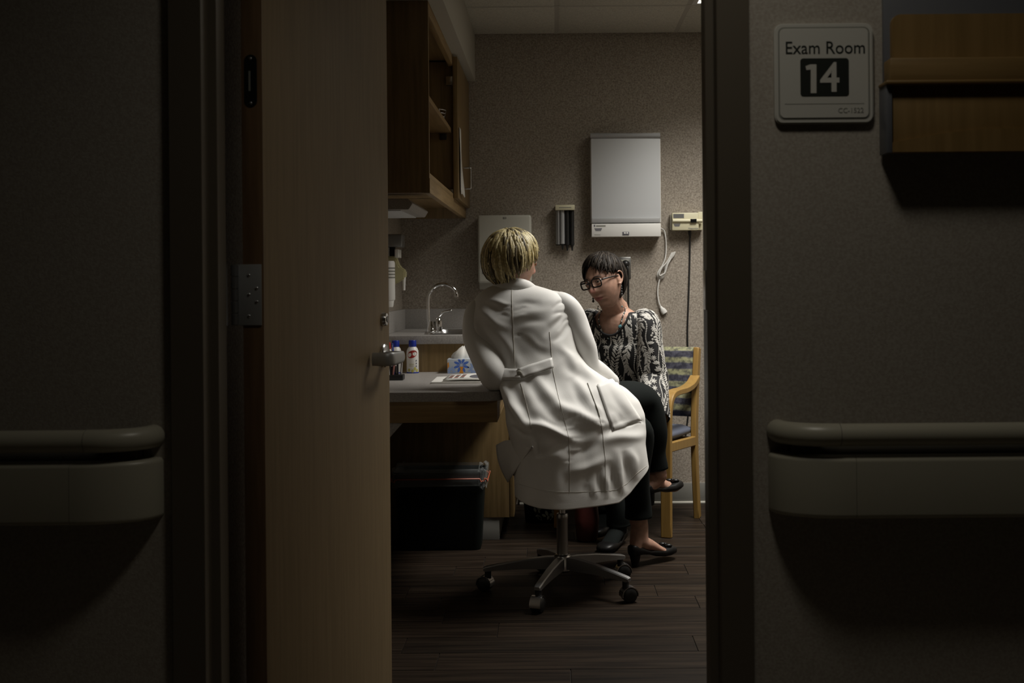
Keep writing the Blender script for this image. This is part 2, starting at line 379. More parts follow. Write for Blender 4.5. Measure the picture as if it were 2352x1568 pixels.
# ---------------------------------------------------------------- the door, swung into the room
TH = math.radians(83.3); dv = Vector((math.cos(TH), math.sin(TH), 0)); nv = Vector((math.sin(TH), -math.cos(TH), 0))   # along the leaf; out of the visible face
Bc = Vector((-0.578, 2.250, 0)); DL, DT = 0.946, 0.043
def dm(u, n, z): return Bc+dv*u+nv*n+Vector((0, 0, z))
DM = Matrix(((dv.x, nv.x, 0, Bc.x), (dv.y, nv.y, 0, Bc.y), (0, 0, 1, 0), (0, 0, 0, 1)))
dr = struct(thing('door_1', None, None, Bc))
box('leaf', 0.0015, DL, -DT, 0, 0.008, 2.128, M['door'], dr, 0.001, DM)
box('edge_band', -0.0006, 0.0015, -DT, 0, 0.008, 2.128, M['dooredge'], dr, 0.0003, DM)
zt, zb_ = P(579, 125, 2.25).z, P(579, 246, 2.25).z
lb = prism('fire_label', [DM @ Vector((-0.0004, -DT/2-0.002+a, (zt+zb_)/2+b)) for a, b in rrect(0.026, zt-zb_, 0.0125, 6)], -dv*0.0012, M['labelblack'], dr, 0.0003)
for z in (zt-0.008, zb_+0.008):
    V, Fc = ellipsoid(DM @ Vector((-0.0018, -DT/2-0.002, z)), (0.0035, 0.0015, 0.0035), sub=2); mk('rivet', V, Fc, M['hinge'], lb, True)
mk('label_print', [DM @ Vector((-0.00175, -DT/2-0.004+a, (zt+zb_)/2+b)) for a, b in ((-0.002, -0.02), (0.002, -0.02), (0.002, 0.02), (-0.002, 0.02))], [(0, 1, 2, 3)], M['signgrey'], lb)
# middle hinge: leaf plate on the door edge, knuckle barrel, screws
hz0, hz1 = P(565, 747, 2.25).z, P(565, 607, 2.25).z
hg = box('hinge', -0.0035, -0.0004, -DT-0.012, -0.004, hz0, hz1, M['lever'], dr, 0.0008, DM)
kx = Bc+nv*(-DT-0.0145)-dv*0.006
for i in range(5):
    a = hz0+(hz1-hz0)*i/5; b = hz0+(hz1-hz0)*(i+1)/5
    lathe('knuckle', [(0.0062, a+0.0006), (0.0075, a+0.0016), (0.0075, b-0.0016), (0.0062, b-0.0006)], (kx.x, kx.y, 0), M['hinge'], hg, 14)
box('frame_leaf', FX0-0.001, FX0+0.002, Y1-0.04, Y1+0.004, hz0, hz1, M['hinge'], hg, 0.0005)
for n_, z in ((-0.030, hz1-0.022), (-0.014, hz1-0.048), (-0.014, hz0+0.046), (-0.030, hz0+0.018), (-0.030, (hz0+hz1)/2)):
    V, Fc = ellipsoid(DM @ Vector((-0.0036, n_, z)), (0.0038, 0.0012, 0.0038), sub=2); mk('screw', V, Fc, M['satin'], hg, True)
# lever handle with a return toward the door
hu, hzv = DL-0.066, P(880, 816, 3.125).z
lv = thing('x', None, None, (0, 0, 0)); bpy.data.objects.remove(lv)
MX = DM @ Matrix.Translation((hu, 0, hzv)) @ Matrix.Rotation(math.pi/2, 4, 'X').inverted()
def door_lathe(name, prof, u, z, m, parent, n=20):
    V, Fc = [], []
    for r, h in prof:
        for k in range(n):
            a = 2*math.pi*k/n; V.append(DM @ Vector((u+r*math.cos(a), h, z+r*math.sin(a))))
    mm = len(prof)
    for i in range(mm-1):
        for k in range(n): Fc.append((i*n+k, i*n+(k+1) % n, (i+1)*n+(k+1) % n, (i+1)*n+k))
    Fc.append(tuple(range(n))); Fc.append(tuple((mm-1)*n+k for k in range(n)))
    return mk(name, V, Fc, m, parent, True, angle=40)
rose = door_lathe('handle', [(0.033, -0.001), (0.033, 0.006), (0.030, 0.009), (0.013, 0.010), (0.012, 0.045), (0.012, 0.050)], hu, hzv, M['satin'], dr)
pts = [(hu+0.012, 0.052), (hu-0.02, 0.060), (hu-0.06, 0.062), (hu-0.095, 0.060), (hu-0.117, 0.057), (hu-0.127, 0.046), (hu-0.128, 0.030), (hu-0.128, 0.006)]
rg = tube_rings([DM @ Vector((a, b, hzv-0.002)) for a, b in pts], [(0.014, 0.006), (0.0155, 0.0065), (0.0165, 0.0065), (0.0175, 0.0065), (0.018, 0.0065), (0.018, 0.0065), (0.018, 0.0065), (0.017, 0.006)], (0, 0, 1), 16, 4)
rg2 = []
for r in rg:            # square the section
    c = r.mean(0); rg2.append(r)
V, Fc = rings_mesh(np.array(rg2)); mk('lever', V, Fc, M['lever'], rose, True, angle=50)
lk = door_lathe('lock', [(0.0195, -0.001), (0.0195, 0.004), (0.0165, 0.012), (0.013, 0.0125)], hu, P(878, 733, 3.125).z, M['satin'], dr)
door_lathe('keyway', [(0.009, 0.0124), (0.008, 0.0145)], hu, P(878, 733, 3.125).z, M['hinge'], lk, 14)
# ================================================================ CORRIDOR THINGS
def sweep(path, prof, z0=0):
    """path: list of (x,y) along the wall plan with outward normals computed to the left; prof: list of (n,z)"""
    path = [np.array(p, float) for p in path]; V, Fc = [], []; k = len(prof)
    for i, p in enumerate(path):
        t = path[min(i+1, len(path)-1)]-path[max(i-1, 0)]; t /= np.linalg.norm(t); n = np.array((-t[1], t[0]))
        for a, z in prof: V.append((p[0]+n[0]*a, p[1]+n[1]*a, z))
    for i in range(len(path)-1):
        for j in range(k): Fc.append((i*k+j, i*k+(j+1) % k, (i+1)*k+(j+1) % k, (i+1)*k+j))
    Fc.append(tuple(range(k))); Fc.append(tuple((len(path)-1)*k+j for j in range(k)))
    return V, Fc
def handrail(xe, sgn, label, xfar):
    """xe = end at the door; sgn=+1 runs to +x"""
    root = thing('handrail', label, 'handrail', (xe, DH, 0.70), 'corridor handrails')
    R = 0.085; off = 0.085
    def path(outset, r, n=10, x_end=xfar, straight=True):
        pts = []
        for i in range(n+1):
            a = math.pi/2*i/n
            pts.append((xe+sgn*(r-r*math.cos(a)), DH-outset*math.sin(a)))
        return pts
    tz, tr = 0.857, 0.0205
    arc = path(0.068, 0.085)
    # end cap of the tube
    cap = [Vector((x, y, tz)) for x, y in arc]; xm = arc[-1][0]
    tube('end_return', cap+[Vector((xm+sgn*0.012, arc[-1][1], tz))], tr+0.0006, M['rail'], root, (0, 0, 1), 18, 2)
    tube('rail_tube', [Vector((xm+sgn*0.0135, arc[-1][1], tz)), Vector(((xm+xfar)/2, arc[-1][1], tz)), Vector((xfar, arc[-1][1], tz))], tr, M['rail'], root, (0, 0, 1), 18, 1)
    tube('rail_joint', [Vector((xm+sgn*0.010, arc[-1][1], tz)), Vector((xm+sgn*0.016, arc[-1][1], tz))], tr-0.001, M['raildark'], root, (0, 0, 1), 18, 1)
    s = -1 if sgn > 0 else 1
    zb, zt_ = 0.707, 0.818
    def slab(t0, t1, za, zc, rr):
        pr = []
        for a in range(0, 91, 18): pr.append((t1-rr+rr*math.cos(math.radians(a)), zc-rr+rr*math.sin(math.radians(a))))
        pr += [(t0, zc), (t0, za)]
        for a in range(-90, 1, 18): pr.append((t1-rr+rr*math.cos(math.radians(a)), za+rr+rr*math.sin(math.radians(a))))
        return [(s*a, z) for a, z in pr]
    barc = path(0.062, 0.115, 14); xb = barc[-1][0]
    V, Fc = sweep(barc+[(xb+sgn*0.01, barc[-1][1])], slab(-0.02, 0.018, zb, zt_, 0.009)); mk('bumper_end_cap', V, Fc, M['rail'], root, True, angle=50)
    V, Fc = sweep([(xb+sgn*0.0108, barc[-1][1]), (xfar, barc[-1][1])], slab(-0.02, 0.0178, zb, zt_, 0.009)); mk('bumper', V, Fc, M['rail'], root, True, angle=50)
    xs = sorted((xe+sgn*0.02, xfar))
    box('back_channel', xs[0], xs[1], DH-0.036, DH+0.002, zb+0.012, tz-0.008, M['raildark'], root, 0.002)
    return root
handrail(0.412, 1, 'taupe vinyl handrail with bumper below the exam room sign', 2.2)
handrail(-0.747, -1, 'taupe vinyl handrail with bumper on the corridor wall beside the door hinges', -2.4)
# exam room sign
sg = thing('exam_room_sign', 'square plastic sign reading Exam Room 14 on corridor wall', 'sign', (0.4985, DH, 1.42))
sc_x, sc_z = P(1893, 168, DH-0.011).x, P(1893, 168, DH-0.011).z; SS = 0.906
def plate(name, w, h, r, y0, y1, m, parent, cx=sc_x, cz=sc_z, bevel=0.001):
    return prism(name, [Vector((cx+a, y1, cz+b)) for a, b in rrect(w*SS, h*SS, r*SS)], (0, y0-y1, 0), m, parent, bevel)
plate('back_plate', 0.2020, 0.2050, 0.016, DH-0.010, DH+0.001, M['sign'], sg, bevel=0.003)
plate('groove', 0.187, 0.189, 0.012, DH-0.0103, DH-0.004, M['signgrey'], sg, bevel=0)
plate('face_panel', 0.181, 0.183, 0.010, DH-0.0118, DH-0.004, M['sign'], sg, bevel=0.0008)
sq = plate('number_panel', 0.099, 0.0775, 0.006, DH-0.0126, DH-0.005, M['signblack'], sg, sc_x+0.0005, sc_z-0.0077, 0.0003)
def sgt(name, s, px, py, size, m, parent, y=DH-0.0127, **k):
    p = P(px, py, DH-0.011); p.y = y; return text(name, s, size, face_cam(p), m, parent, 0.0004, **k)
sgt('lettering', 'Exam Room', 1895, 111, 0.0331, M['signblack'], sg, DH-0.0120, sx=0.915, bold=0.0001)
sgt('numeral', '4', 1906, 181.5, 0.076, M['sign'], sq, DH-0.0130, sx=0.95, bold=0.0012)
one = [P(x, y, DH-0.0125) for x, y in ((1850, 152), (1861, 148), (1875, 148), (1875, 214), (1862, 214), (1862, 160), (1852, 161))]
prism('numeral', [Vector((v.x, DH-0.0126, v.z)) for v in one], (0, -0.0008, 0), M['sign'], sq)
box('rule_line', sc_x-0.0735, sc_x+0.0735, DH-0.0122, DH-0.0112, P(1893, 241, DH).z, P(1893, 240, DH).z, M['signgrey'], sg, 0)
sgt('code', 'CC-1522', 1954, 254, 0.0131, M['signgrey'], sg, DH-0.0120, sx=0.98)
# wooden chart holder
hx = lambda px, d=0.03: P(px, 190, DH-d).x
hzz = lambda py, d=0.03: P(2200, py, DH-d).z
chh = thing('chart_holder', 'oak wall chart holder with a ledge and pocket beside the sign', 'chart holder', (0.80, DH, hzz(350)))
XE = 1.02
box('backing_panel', hx(2031, 0.012), XE+0.03, DH-0.012, DH+0.001, hzz(352, 0.012), hzz(-70, 0.012), M['acrylic'], chh, 0.001)
cw = XE-hx(2050, 0.026)
prism('back_board', [Vector((XE-cw/2+a, DH-0.008, (hzz(30)+hzz(345))/2+b)) for a, b in rrect(cw, hzz(30)-hzz(345), 0.016)], (0, -0.018, 0), M['oakh'], chh, 0.0015)
box('ledge', hx(2045, 0.062), XE, DH-0.062, DH-0.02, hzz(186, 0.062), hzz(131, 0.062), M['oakhx'], chh, 0.003)
box('ledge_cap', hx(2036, 0.066), XE, DH-0.066, DH-0.012, hzz(192, 0.062), hzz(183, 0.062), M['oakhx'], chh, 0.003)
box('pocket_side', hx(2034, 0.05), hx(2047, 0.05), DH-0.055, DH-0.008, hzz(350, 0.05), hzz(190, 0.05), M['acrylic'], chh, 0.001)
px0 = hx(2047, 0.05)
box('pocket_front', px0, XE, DH-0.050, DH-0.038, hzz(350, 0.05), hzz(188, 0.05), M['oakh'], chh, 0.0015)
z0_, z1_ = hzz(350, 0.05), hzz(326, 0.05)
arc = [(px0, z0_), (XE, z0_), (XE, z1_)]+[(XE-(XE-px0)*i/12, z1_+0.024*math.sin(math.pi*i/12)) for i in range(1, 13)]
prism('pocket_lip', [Vector((x, DH-0.049, z)) for x, z in arc], (0, -0.008, 0), M['oakh'], chh, 0.001)
# corridor downlight above the door
DLX, DLY, DLZ = 0.22, 1.50, 2.56
dl = thing('corridor_downlight', 'round recessed downlight in the corridor ceiling before the exam room', 'ceiling light', (DLX, DLY, DLZ))
lathe('trim_ring', [(0.11, -0.006), (0.095, -0.010), (0.085, -0.002), (0.085, 0.001)], (DLX, DLY, DLZ), M['white'], dl, 28)
lathe('lens', [(0.084, -0.0025), (0.084, 0.0005)], (DLX, DLY, DLZ), mat('downlight_lens', (0.9, 0.9, 0.9), 0.5, emit=((1, 0.95, 0.85), 0.6)), dl, 28)
sl = bpy.data.lights.new('downlight_beam', 'SPOT'); so = bpy.data.objects.new('downlight_beam', sl); COL.objects.link(so)
so.parent = dl; so.location = (0, 0, -0.03); sl.energy = LAMP_HALL; sl.color = (1.0, 0.93, 0.80); sl.shadow_soft_size = 0.14; sl.spot_size = math.radians(150); sl.spot_blend = 1.0
# exam room ceiling troffer
tr = thing('ceiling_troffer', 'rectangular fluorescent troffer set in the ceiling tiles', 'ceiling light', ((LX0+LX1)/2, (LY0+LY1)/2, ZC))
for a, b, c, d in ((LX0+0.012, LX0+0.035, LY0+0.012, LY1-0.012), (LX1-0.035, LX1-0.012, LY0+0.012, LY1-0.012), (LX0+0.035, LX1-0.035, LY0+0.012, LY0+0.035), (LX0+0.035, LX1-0.035, LY1-0.035, LY1-0.012)):
    box('frame_bar', a, b, c, d, ZC-0.002, ZC+0.012, M['whitemetal'], tr, 0.001)
box('lens', LX0+0.034, LX1-0.034, LY0+0.034, LY1-0.034, ZC+0.003, ZC+0.008, M['lamp'], tr, 0)
al = bpy.data.lights.new('troffer_light', 'AREA'); ao = bpy.data.objects.new('troffer_light', al); COL.objects.link(ao)
al.shape = 'RECTANGLE'; al.size = LX1-LX0-0.07; al.size_y = LY1-LY0-0.07; al.energy = LAMP_ROOM; al.color = (1.0, 0.965, 0.90); al.spread = math.radians(118)
ao.parent = tr; ao.location = (0, 0, 0.002)
# ================================================================ CABINETS AND DESK
UX, UD0, UD1, UZ0, UZ1 = -0.454, 4.13, DB, 1.466, SZ       # upper cabinet front, near end, far end
uc = thing('wall_cabinet', 'oak wall cabinet with an open shelf bay and one closed door', 'cabinet', (-0.62, 5.0, UZ0))
box('side_panel', XL, UX, UD0, UD0+0.019, UZ0, UZ1, M['oak'], uc, 0.0008)
box('side_panel', XL, UX, UD1-0.019, UD1, UZ0, UZ1, M['oak'], uc, 0.0008)
UM = 5.14
box('divider', XL+0.02, UX, UM-0.01, UM+0.01, UZ0+0.055, UZ1-0.03, M['oak'], uc, 0.0008)
box('back_panel', XL+0.0005, XL+0.012, UD0+0.019, UD1-0.019, UZ0+0.05, UZ1, M['oak'], uc, 0)
box('top_panel', XL+0.012, UX, UD0+0.019, UD1-0.019, UZ1-0.022, UZ1, M['oaky'], uc, 0.0008)
box('bottom_panel', XL+0.012, UX, UD0+0.019, UD1-0.019, UZ0+0.055, UZ0+0.074, M['oaky'], uc, 0.0008)
box('top_rail', UX-0.02, UX+0.001, UD0+0.019, UD1-0.019, UZ1-0.05, UZ1-0.022, M['oaky'], uc, 0.0008)
box('bottom_rail', UX-0.02, UX+0.002, UD0+0.0005, UD1, UZ0, UZ0+0.0535, M['oaky'], uc, 0.001)
box('shelf', XL+0.012, UX-0.008, UD0+0.019, UM-0.01, 1.815, 1.836, M['oaky'], uc, 0.001)
cdoor = box('door', UX+0.002, UX+0.023, 5.10, UD1-0.006, UZ0+0.052, UZ1-0.012, M['oak'], uc, 0.0015)
hzc = P(1080, 409, 5.44).z
tube('handle', [(UX+0.022, 5.44, hzc-0.05), (UX+0.050, 5.44, hzc-0.05), (UX+0.054, 5.44, hzc-0.044), (UX+0.054, 5.44, hzc), (UX+0.054, 5.44, hzc+0.044), (UX+0.050, 5.44, hzc+0.05), (UX+0.022, 5.44, hzc+0.05)], 0.0045, M['satin'], cdoor, (0, 1, 0), 10, 3)
for z in (1.54, 2.05): box('hinge', UX-0.03, UX+0.003, UM-0.028, UM-0.0105, z-0.02, z+0.02, M['satin'], cdoor, 0.002)
# paper hung on the cabinet door
V, Fc = [], []
for i in range(13):
    t = i/12; z = 1.845-0.305*t
    for j in range(7):
        s = j/6; y_ = 5.15+0.05*t*0.3+s*(0.085+0.045*t); x_ = UX+0.0245+0.008*t*t+0.004*math.sin(s*3+t*5)*t+0.002
        V.append((x_, y_, z+0.006*math.sin(s*6)*(t > 0.95)))
for i in range(12):
    for j in range(6): a = i*7+j; Fc.append((a, a+1, a+8, a+7))
pn = mk('paper_note', V, Fc, M['paper'], None, True); tag(pn, 'white paper sheet hanging on the wall cabinet door', 'paper')
pn.modifiers.new('s', 'SOLIDIFY').thickness = 0.0006
# things inside the open bay
wr_ = thing('wire_rack', 'small wire rack standing on the cabinet shelf', 'rack', (-0.495, 4.90, 1.836))
for k in range(4):
    z = 1.841+0.014*k; a = 0.032+0.003*k
    tube('wire_ring', [(-0.505+a*math.cos(q*math.pi/8), 4.90+a*math.sin(q*math.pi/8), z) for q in range(17)], 0.0016, M['satin'], wr_, (0, 0, 1), 6, 1)
for q in range(4):
    tube('wire_upright', [(-0.505+0.031*math.cos(q*1.57+.4), 4.90+0.031*math.sin(q*1.57+.4), 1.838), (-0.505+0.042*math.cos(q*1.57+.4), 4.90+0.042*math.sin(q*1.57+.4), 1.886)], 0.0016, M['satin'], wr_, (1, 0, 0), 6, 1)
box('shelf_clip', UX-0.06, UX-0.03, UM-0.026, UM-0.0105, 1.785, 1.81, M['black'], uc, 0.002)
# lamp under the cabinet
ul = thing('under_cabinet_lamp', 'grey task lamp fixed under the wall cabinet', 'lamp', (-0.66, 4.7, 1.42))
prism('housing', [Vector((x, 4.40, z)) for x, z, z_ in ((XL+0.02, UZ0, 0), (-0.57, UZ0, 0), (-0.55, UZ0-0.018, 0), (-0.565, UZ0-0.042, 0), (XL+0.02, UZ0-0.042, 0))], (0, 0.55, 0), M['laminate'], ul, 0.002)
box('diffuser', XL+0.04, -0.60, 4.43, 4.92, UZ0-0.046, UZ0-0.0415, M['screen'], ul, 0.001)
# sink base cabinet
SX1, SD0, CZ = -0.209, 5.00, 0.905
sb = thing('sink_cabinet', 'oak sink base cabinet with its end panel facing the desk', 'cabinet', (-0.5, 5.4, 0))
box('end_panel', XL, SX1, SD0, SD0+0.02, 0.100, 0.868, M['oak'], sb, 0.001)
box('carcass_bottom', XL, SX1, SD0+0.02, DB, 0.100, 0.12, M['oak'], sb, 0.0008)
box('front_frame', SX1-0.02, SX1, SD0+0.02, DB, 0.12, 0.868, M['oak'], sb, 0.0008)
for y0_, y1_ in ((SD0, SD0+0.398), (SD0+0.402, DB-0.006)):
    dd = box('door', SX1+0.002, SX1+0.021, y0_, y1_, 0.102, 0.845, M['oak'], sb, 0.0015)
    yh = y1_-0.05 if y0_ < 5.2 else y0_+0.05
    tube('handle', [(SX1+0.02, yh, 0.70), (SX1+0.05, yh, 0.70), (SX1+0.053, yh, 0.71), (SX1+0.053, yh, 0.79), (SX1+0.05, yh, 0.80), (SX1+0.02, yh, 0.80)], 0.0045, M['satin'], dd, (0, 1, 0), 8, 3)
box('toe_kick', XL, SX1-0.045, SD0+0.006, DB, 0, 0.0995, M['base'], sb, 0.001)
# sink counter with splashes
ct = thing('sink_counter', 'grey laminate sink counter with low backsplash', 'countertop', (-0.5, 5.4, 0.869))
SKX0, SKX1, SKY0, SKY1 = -0.555, -0.235, 5.12, 5.53
for n_, a, b, c, d in (('top_slab', XL, -0.178, 4.980, SKY0), ('top_slab', XL, -0.178, SKY1, DB), ('top_slab', XL, SKX0, SKY0, SKY1), ('top_slab', SKX1, -0.178, SKY0, SKY1)):
    box(n_, a, b, c, d, 0.869, CZ, M['laminate'], ct, 0.0)
box('end_edging', XL, -0.177, 4.9785, 4.981, 0.8688, CZ+0.0004, M['laminate'], ct, 0.001)
box('backsplash', XL+0.019, -0.178, DB-0.019, DB, CZ, CZ+0.100, M['laminate'], ct, 0.002)
box('backsplash', XL, XL+0.019, 4.980, DB, CZ, CZ+0.100, M['laminate'], ct, 0.002)
sk = thing('sink', 'stainless steel drop-in sink in the grey counter', 'sink', (-0.395, 5.32, CZ))
def ring_loft(name, loops, m, parent, capb=True):
    V, Fc = [], []; k = len(loops[0])
    for L in loops: V += L
    for i in range(len(loops)-1):
        for j in range(k): Fc.append((i*k+j, i*k+(j+1) % k, (i+1)*k+(j+1) % k, (i+1)*k+j))
    if capb: Fc.append(tuple((len(loops)-1)*k+j for j in range(k)))
    return mk(name, V, Fc, m, parent, True, angle=50)
def rl(w, h, r, z): return [Vector((-0.395+a, 5.325+b, z)) for a, b in rrect(w, h, r, 5)]
ring_loft('bowl', [rl(0.40, 0.455, 0.05, CZ+0.0005), rl(0.395, 0.45, 0.05, CZ+0.006), rl(0.35, 0.41, 0.05, CZ+0.005), rl(0.34, 0.40, 0.05, CZ-0.006), rl(0.32, 0.38, 0.05, CZ-0.14), rl(0.06, 0.06, 0.03, CZ-0.15)], M['satin'], sk)
lathe('drain', [(0.03, -0.149), (0.028, -0.146), (0.01, -0.147)], (-0.395, 5.325, CZ), M['chrome'], sk, 18)
# gooseneck faucet
fx, fy = -0.586, 5.36
fc = thing('faucet', 'chrome gooseneck faucet with lever handle at the sink', 'faucet', (fx, fy, CZ))
lathe('base', [(0.027, 0.0), (0.027, 0.006), (0.022, 0.014), (0.018, 0.04), (0.0165, 0.05)], (fx, fy, CZ+0.002), M['chrome'], fc, 20)
gp = [(fx-0.012, CZ+0.03), (fx-0.014, CZ+0.09), (fx-0.014, CZ+0.15), (fx-0.004, CZ+0.19), (fx+0.022, CZ+0.217), (fx+0.058, CZ+0.226), (fx+0.092, CZ+0.217), (fx+0.113, CZ+0.198), (fx+0.119, CZ+0.182)]
tube('spout', [(x, fy, z) for x, z in gp], 0.0085, M['chrome'], fc, (0, 1, 0), 12, 4)
lathe('aerator', [(0.0105, 0.0), (0.0105, 0.014), (0.009, 0.018)], (fx+0.1195, fy, CZ+0.166), M['chrome'], fc, 14)
lathe('valve_body', [(0.016, 0.0), (0.018, 0.02), (0.017, 0.05), (0.010, 0.062)], (fx+0.034, fy, CZ+0.004), M['chrome'], fc, 18)
tube('lever', [(fx+0.030, fy, CZ+0.055), (fx+0.040, fy-0.004, CZ+0.078), (fx+0.062, fy-0.01, CZ+0.095), (fx+0.095, fy-0.014, CZ+0.102)], [0.008, 0.0065, 0.0055, 0.0065], M['chrome'], fc, (0, 1, 0), 10, 4, True)
# desk along the left wall
DX1, DD0, DZ = -0.189, 4.06, 0.745
dk = thing('desk', 'built-in desk with grey laminate top and oak apron', 'desk', (-0.5, 4.5, 0))
r = 0.07
outl = [(XL, SD0-0.001), (XL, DD0), (DX1-r, DD0)]+[(DX1-r+r*math.sin(math.radians(a)), DD0+r-r*math.cos(math.radians(a))) for a in range(15, 91, 15)]+[(DX1, SD0-0.001)]
prism('desktop', [Vector((x, y, DZ-0.034)) for x, y in outl], (0, 0, 0.034), M['laminate'], dk, 0.0015)
box('apron', XL, DX1-0.022, DD0+0.025, DD0+0.045, DZ-0.112, DZ-0.0345, M['oakx'], dk, 0.001)
box('apron', DX1-0.042, DX1-0.022, DD0+0.046, SD0-0.001, DZ-0.112, DZ-0.0345, M['oaky'], dk, 0.001)
prism('gusset', [Vector((XL, DD0+0.03, DZ-0.1125)), Vector((-0.553, DD0+0.03, DZ-0.1125)), Vector((-0.61, DD0+0.03, DZ-0.175)), Vector((XL, DD0+0.03, DZ-0.35))], (0, 0.02, 0), M['laminate'], dk, 0.001)
# ================================================================ THINGS ON THE DESK
def bottle(px, base_y, D, label, lab):
    c = P(px, base_y, D); c.z = DZ
    b = thing('spray_bottle', label, 'bottle', c, 'blue-capped bottles on the desk')
    body = lathe('body', [(0.024, 0), (0.0265, 0.003), (0.0265, 0.085), (0.0255, 0.097), (0.021, 0.108), (0.0165, 0.113), (0.0155, 0.117)], c, M['white'], b, 24)
    lathe('cap', [(0.0165, 0.115), (0.017, 0.117), (0.0165, 0.141), (0.0155, 0.1425)], c, M['blue'], b, 20)
    lathe('base_ring', [(0.0268, -0.0005), (0.0272, 0.002), (0.0268, 0.005)], c, M['blue'], b, 24)
    if lab:
        def on(a, z, o=0.0006): return c+Vector(((0.0265+o)*math.sin(a), -(0.0265+o)*math.cos(a), z))
        def patch(name, f, m, o=0.0006, n=20):
            V = [on(f[0], f[1], o+0.0002)]+[on(f[0]+f[2]*math.cos(2*math.pi*i/n), f[1]+f[3]*math.sin(2*math.pi*i/n)+f[4]*math.cos(2*math.pi*i/n), o) for i in range(n)]
            return mk(name, V, [(0, 1+i, 1+(i+1) % n) for i in range(n)], m, body)
        patch('label_oval', (0.05, 0.083, 0.85, 0.0165, 0.005), M['red'])
        for i in range(4): patch('label_letter', (-0.45+0.32*i, 0.080+0.0025*i, 0.06, 0.007, 0.0), M['paper'], 0.0010, 8)
        for i in range(3): patch('label_mark', (0.75, 0.055-0.012*i, 0.10, 0.004, 0), M['print'], 0.0009, 8)
        for a, z in ((0.5, 0.020), (-0.5, 0.014), (0.1, 0.010), (0.9, 0.012)): patch('label_fruit', (a, z, 0.22, 0.007, 0), M['yellowlabel'], 0.0007, 10)
        for z in (0.032, 0.040): patch('label_line', (-0.1, z, 0.5, 0.0008, 0), M['yellowlabel'], 0.0008, 10)
    return b
bottle(948, 853, 4.95, 'white bottle with blue cap and red oval label on the desk', True)
bottle(909, 853, 4.95, 'white bottle with blue cap standing beside the black caddy', False)
c = P(893, 866, 4.73); c.z = DZ
sb2 = thing('slim_bottle', 'slim white bottle with a red cap by the door edge', 'bottle', c)
lathe('body', [(0.013, 0), (0.0145, 0.003), (0.0145, 0.105), (0.010, 0.116), (0.009, 0.12)], c, M['white'], sb2, 18)
lathe('cap', [(0.010, 0.118), (0.0105, 0.12), (0.009, 0.146)], c, M['red'], sb2, 16)
for z in (0.04, 0.06, 0.075, 0.09): lathe('print_band', [(0.0147, z), (0.0147, z+0.002)], c, M['print'], sb2, 18)
cc = P(912, 872, 4.60); cc.z = DZ
cad = thing('pen_caddy', 'black plastic pen caddy behind the door lever', 'caddy', cc)
box('tray', cc.x-0.03, cc.x+0.028, cc.y-0.03, cc.y+0.03, DZ, DZ+0.022, M['black'], cad, 0.003)
box('divider', cc.x-0.03, cc.x-0.004, cc.y+0.0, cc.y+0.028, DZ+0.02, DZ+0.055, M['black'], cad, 0.003)
for k, (dx, h, m) in enumerate(((-0.022, 0.14, 'black'), (-0.012, 0.135, 'blue'), (0.004, 0.10, 'black'), (0.016, 0.095, 'satin'), (-0.016, 0.09, 'printpink'))):
    q = Vector((cc.x+dx, cc.y-0.01+0.012*(k % 2), DZ+0.010)); pnn = thing('pen', ('black pen', 'blue pen', 'short black pen', 'slim metal pen', 'rose pencil')[k]+' standing in the black caddy', 'pen', q, 'pens in the caddy')
    tip = q+Vector((0.012*(k-2)/2, 0, h))
    tube('barrel', [q, (q+tip)/2, tip], 0.0042, M[m], pnn, (1, 0, 0), 8, 1, True); tube('clip', [tip+Vector((0.0, -0.0045, -0.035)), tip+Vector((0.0, -0.006, -0.01)), tip+Vector((0, -0.003, 0))], 0.0011, M['satin'], pnn, (1, 0, 0), 5, 1)
# tissue box
tb = P(1028, 857, 4.91); tb.z = DZ
tbx = thing('tissue_box', 'blue flowered tissue box with a white tissue pulled up', 'tissue box', tb+Vector((0.11, 0.03, 0)))
tw, td, th = 0.225, 0.085, 0.062; ty0 = 4.90
box('carton', tb.x, tb.x+tw, ty0, ty0+td, DZ, DZ+th, M['tbox'], tbx, 0.001)
def flat(name, pts, m, parent, y): return mk(name, [(x, y, z) for x, z in pts], [tuple(range(len(pts)))], m, parent)
def flower(cx, cz, rr, m, n, y):
    for k in range(n):
        a = math.pi*(0.5+1.7*(k/(n-1)-0.5)) if n < 9 else 2*math.pi*k/n
        dx, dz = math.cos(a), math.sin(a)
        pts = [(cx+dx*rr*t-dz*wd, cz+dz*rr*t+dx*wd) for t, wd in ((0.12, 0), (0.45, rr*0.16), (0.8, rr*0.13), (1, 0), (0.8, -rr*0.13), (0.45, -rr*0.16))]
        pts = [(min(max(x, tb.x+0.001), tb.x+tw-0.001), min(max(z, DZ+0.001), DZ+th-0.001)) for x, z in pts]
        flat('petal', pts, M[m], tbx, y)
yf = ty0-0.0004
flower(tb.x+0.061, DZ+0.036, 0.036, 'tflower', 8, yf); flower(tb.x+0.018, DZ+0.008, 0.024, 'tflower2', 9, yf); flower(tb.x+0.115, DZ+0.018, 0.03, 'tflower2', 9, yf); flower(tb.x+0.165, DZ+0.038, 0.032, 'tflower', 9, yf)
flat('stamen', [(tb.x+0.052, DZ+0.001), (tb.x+0.070, DZ+0.001), (tb.x+0.066, DZ+0.018), (tb.x+0.071, DZ+0.029), (tb.x+0.053, DZ+0.029), (tb.x+0.057, DZ+0.018)], M['torange'], tbx, yf-0.0003)
flat('leaf_print', [(tb.x+0.001, DZ+0.02), (tb.x+0.008, DZ+0.03), (tb.x+0.006, DZ+0.05), (tb.x+0.001, DZ+0.045)], M['torange'], tbx, yf-0.0003)
V, Fc = [], []; N = 24
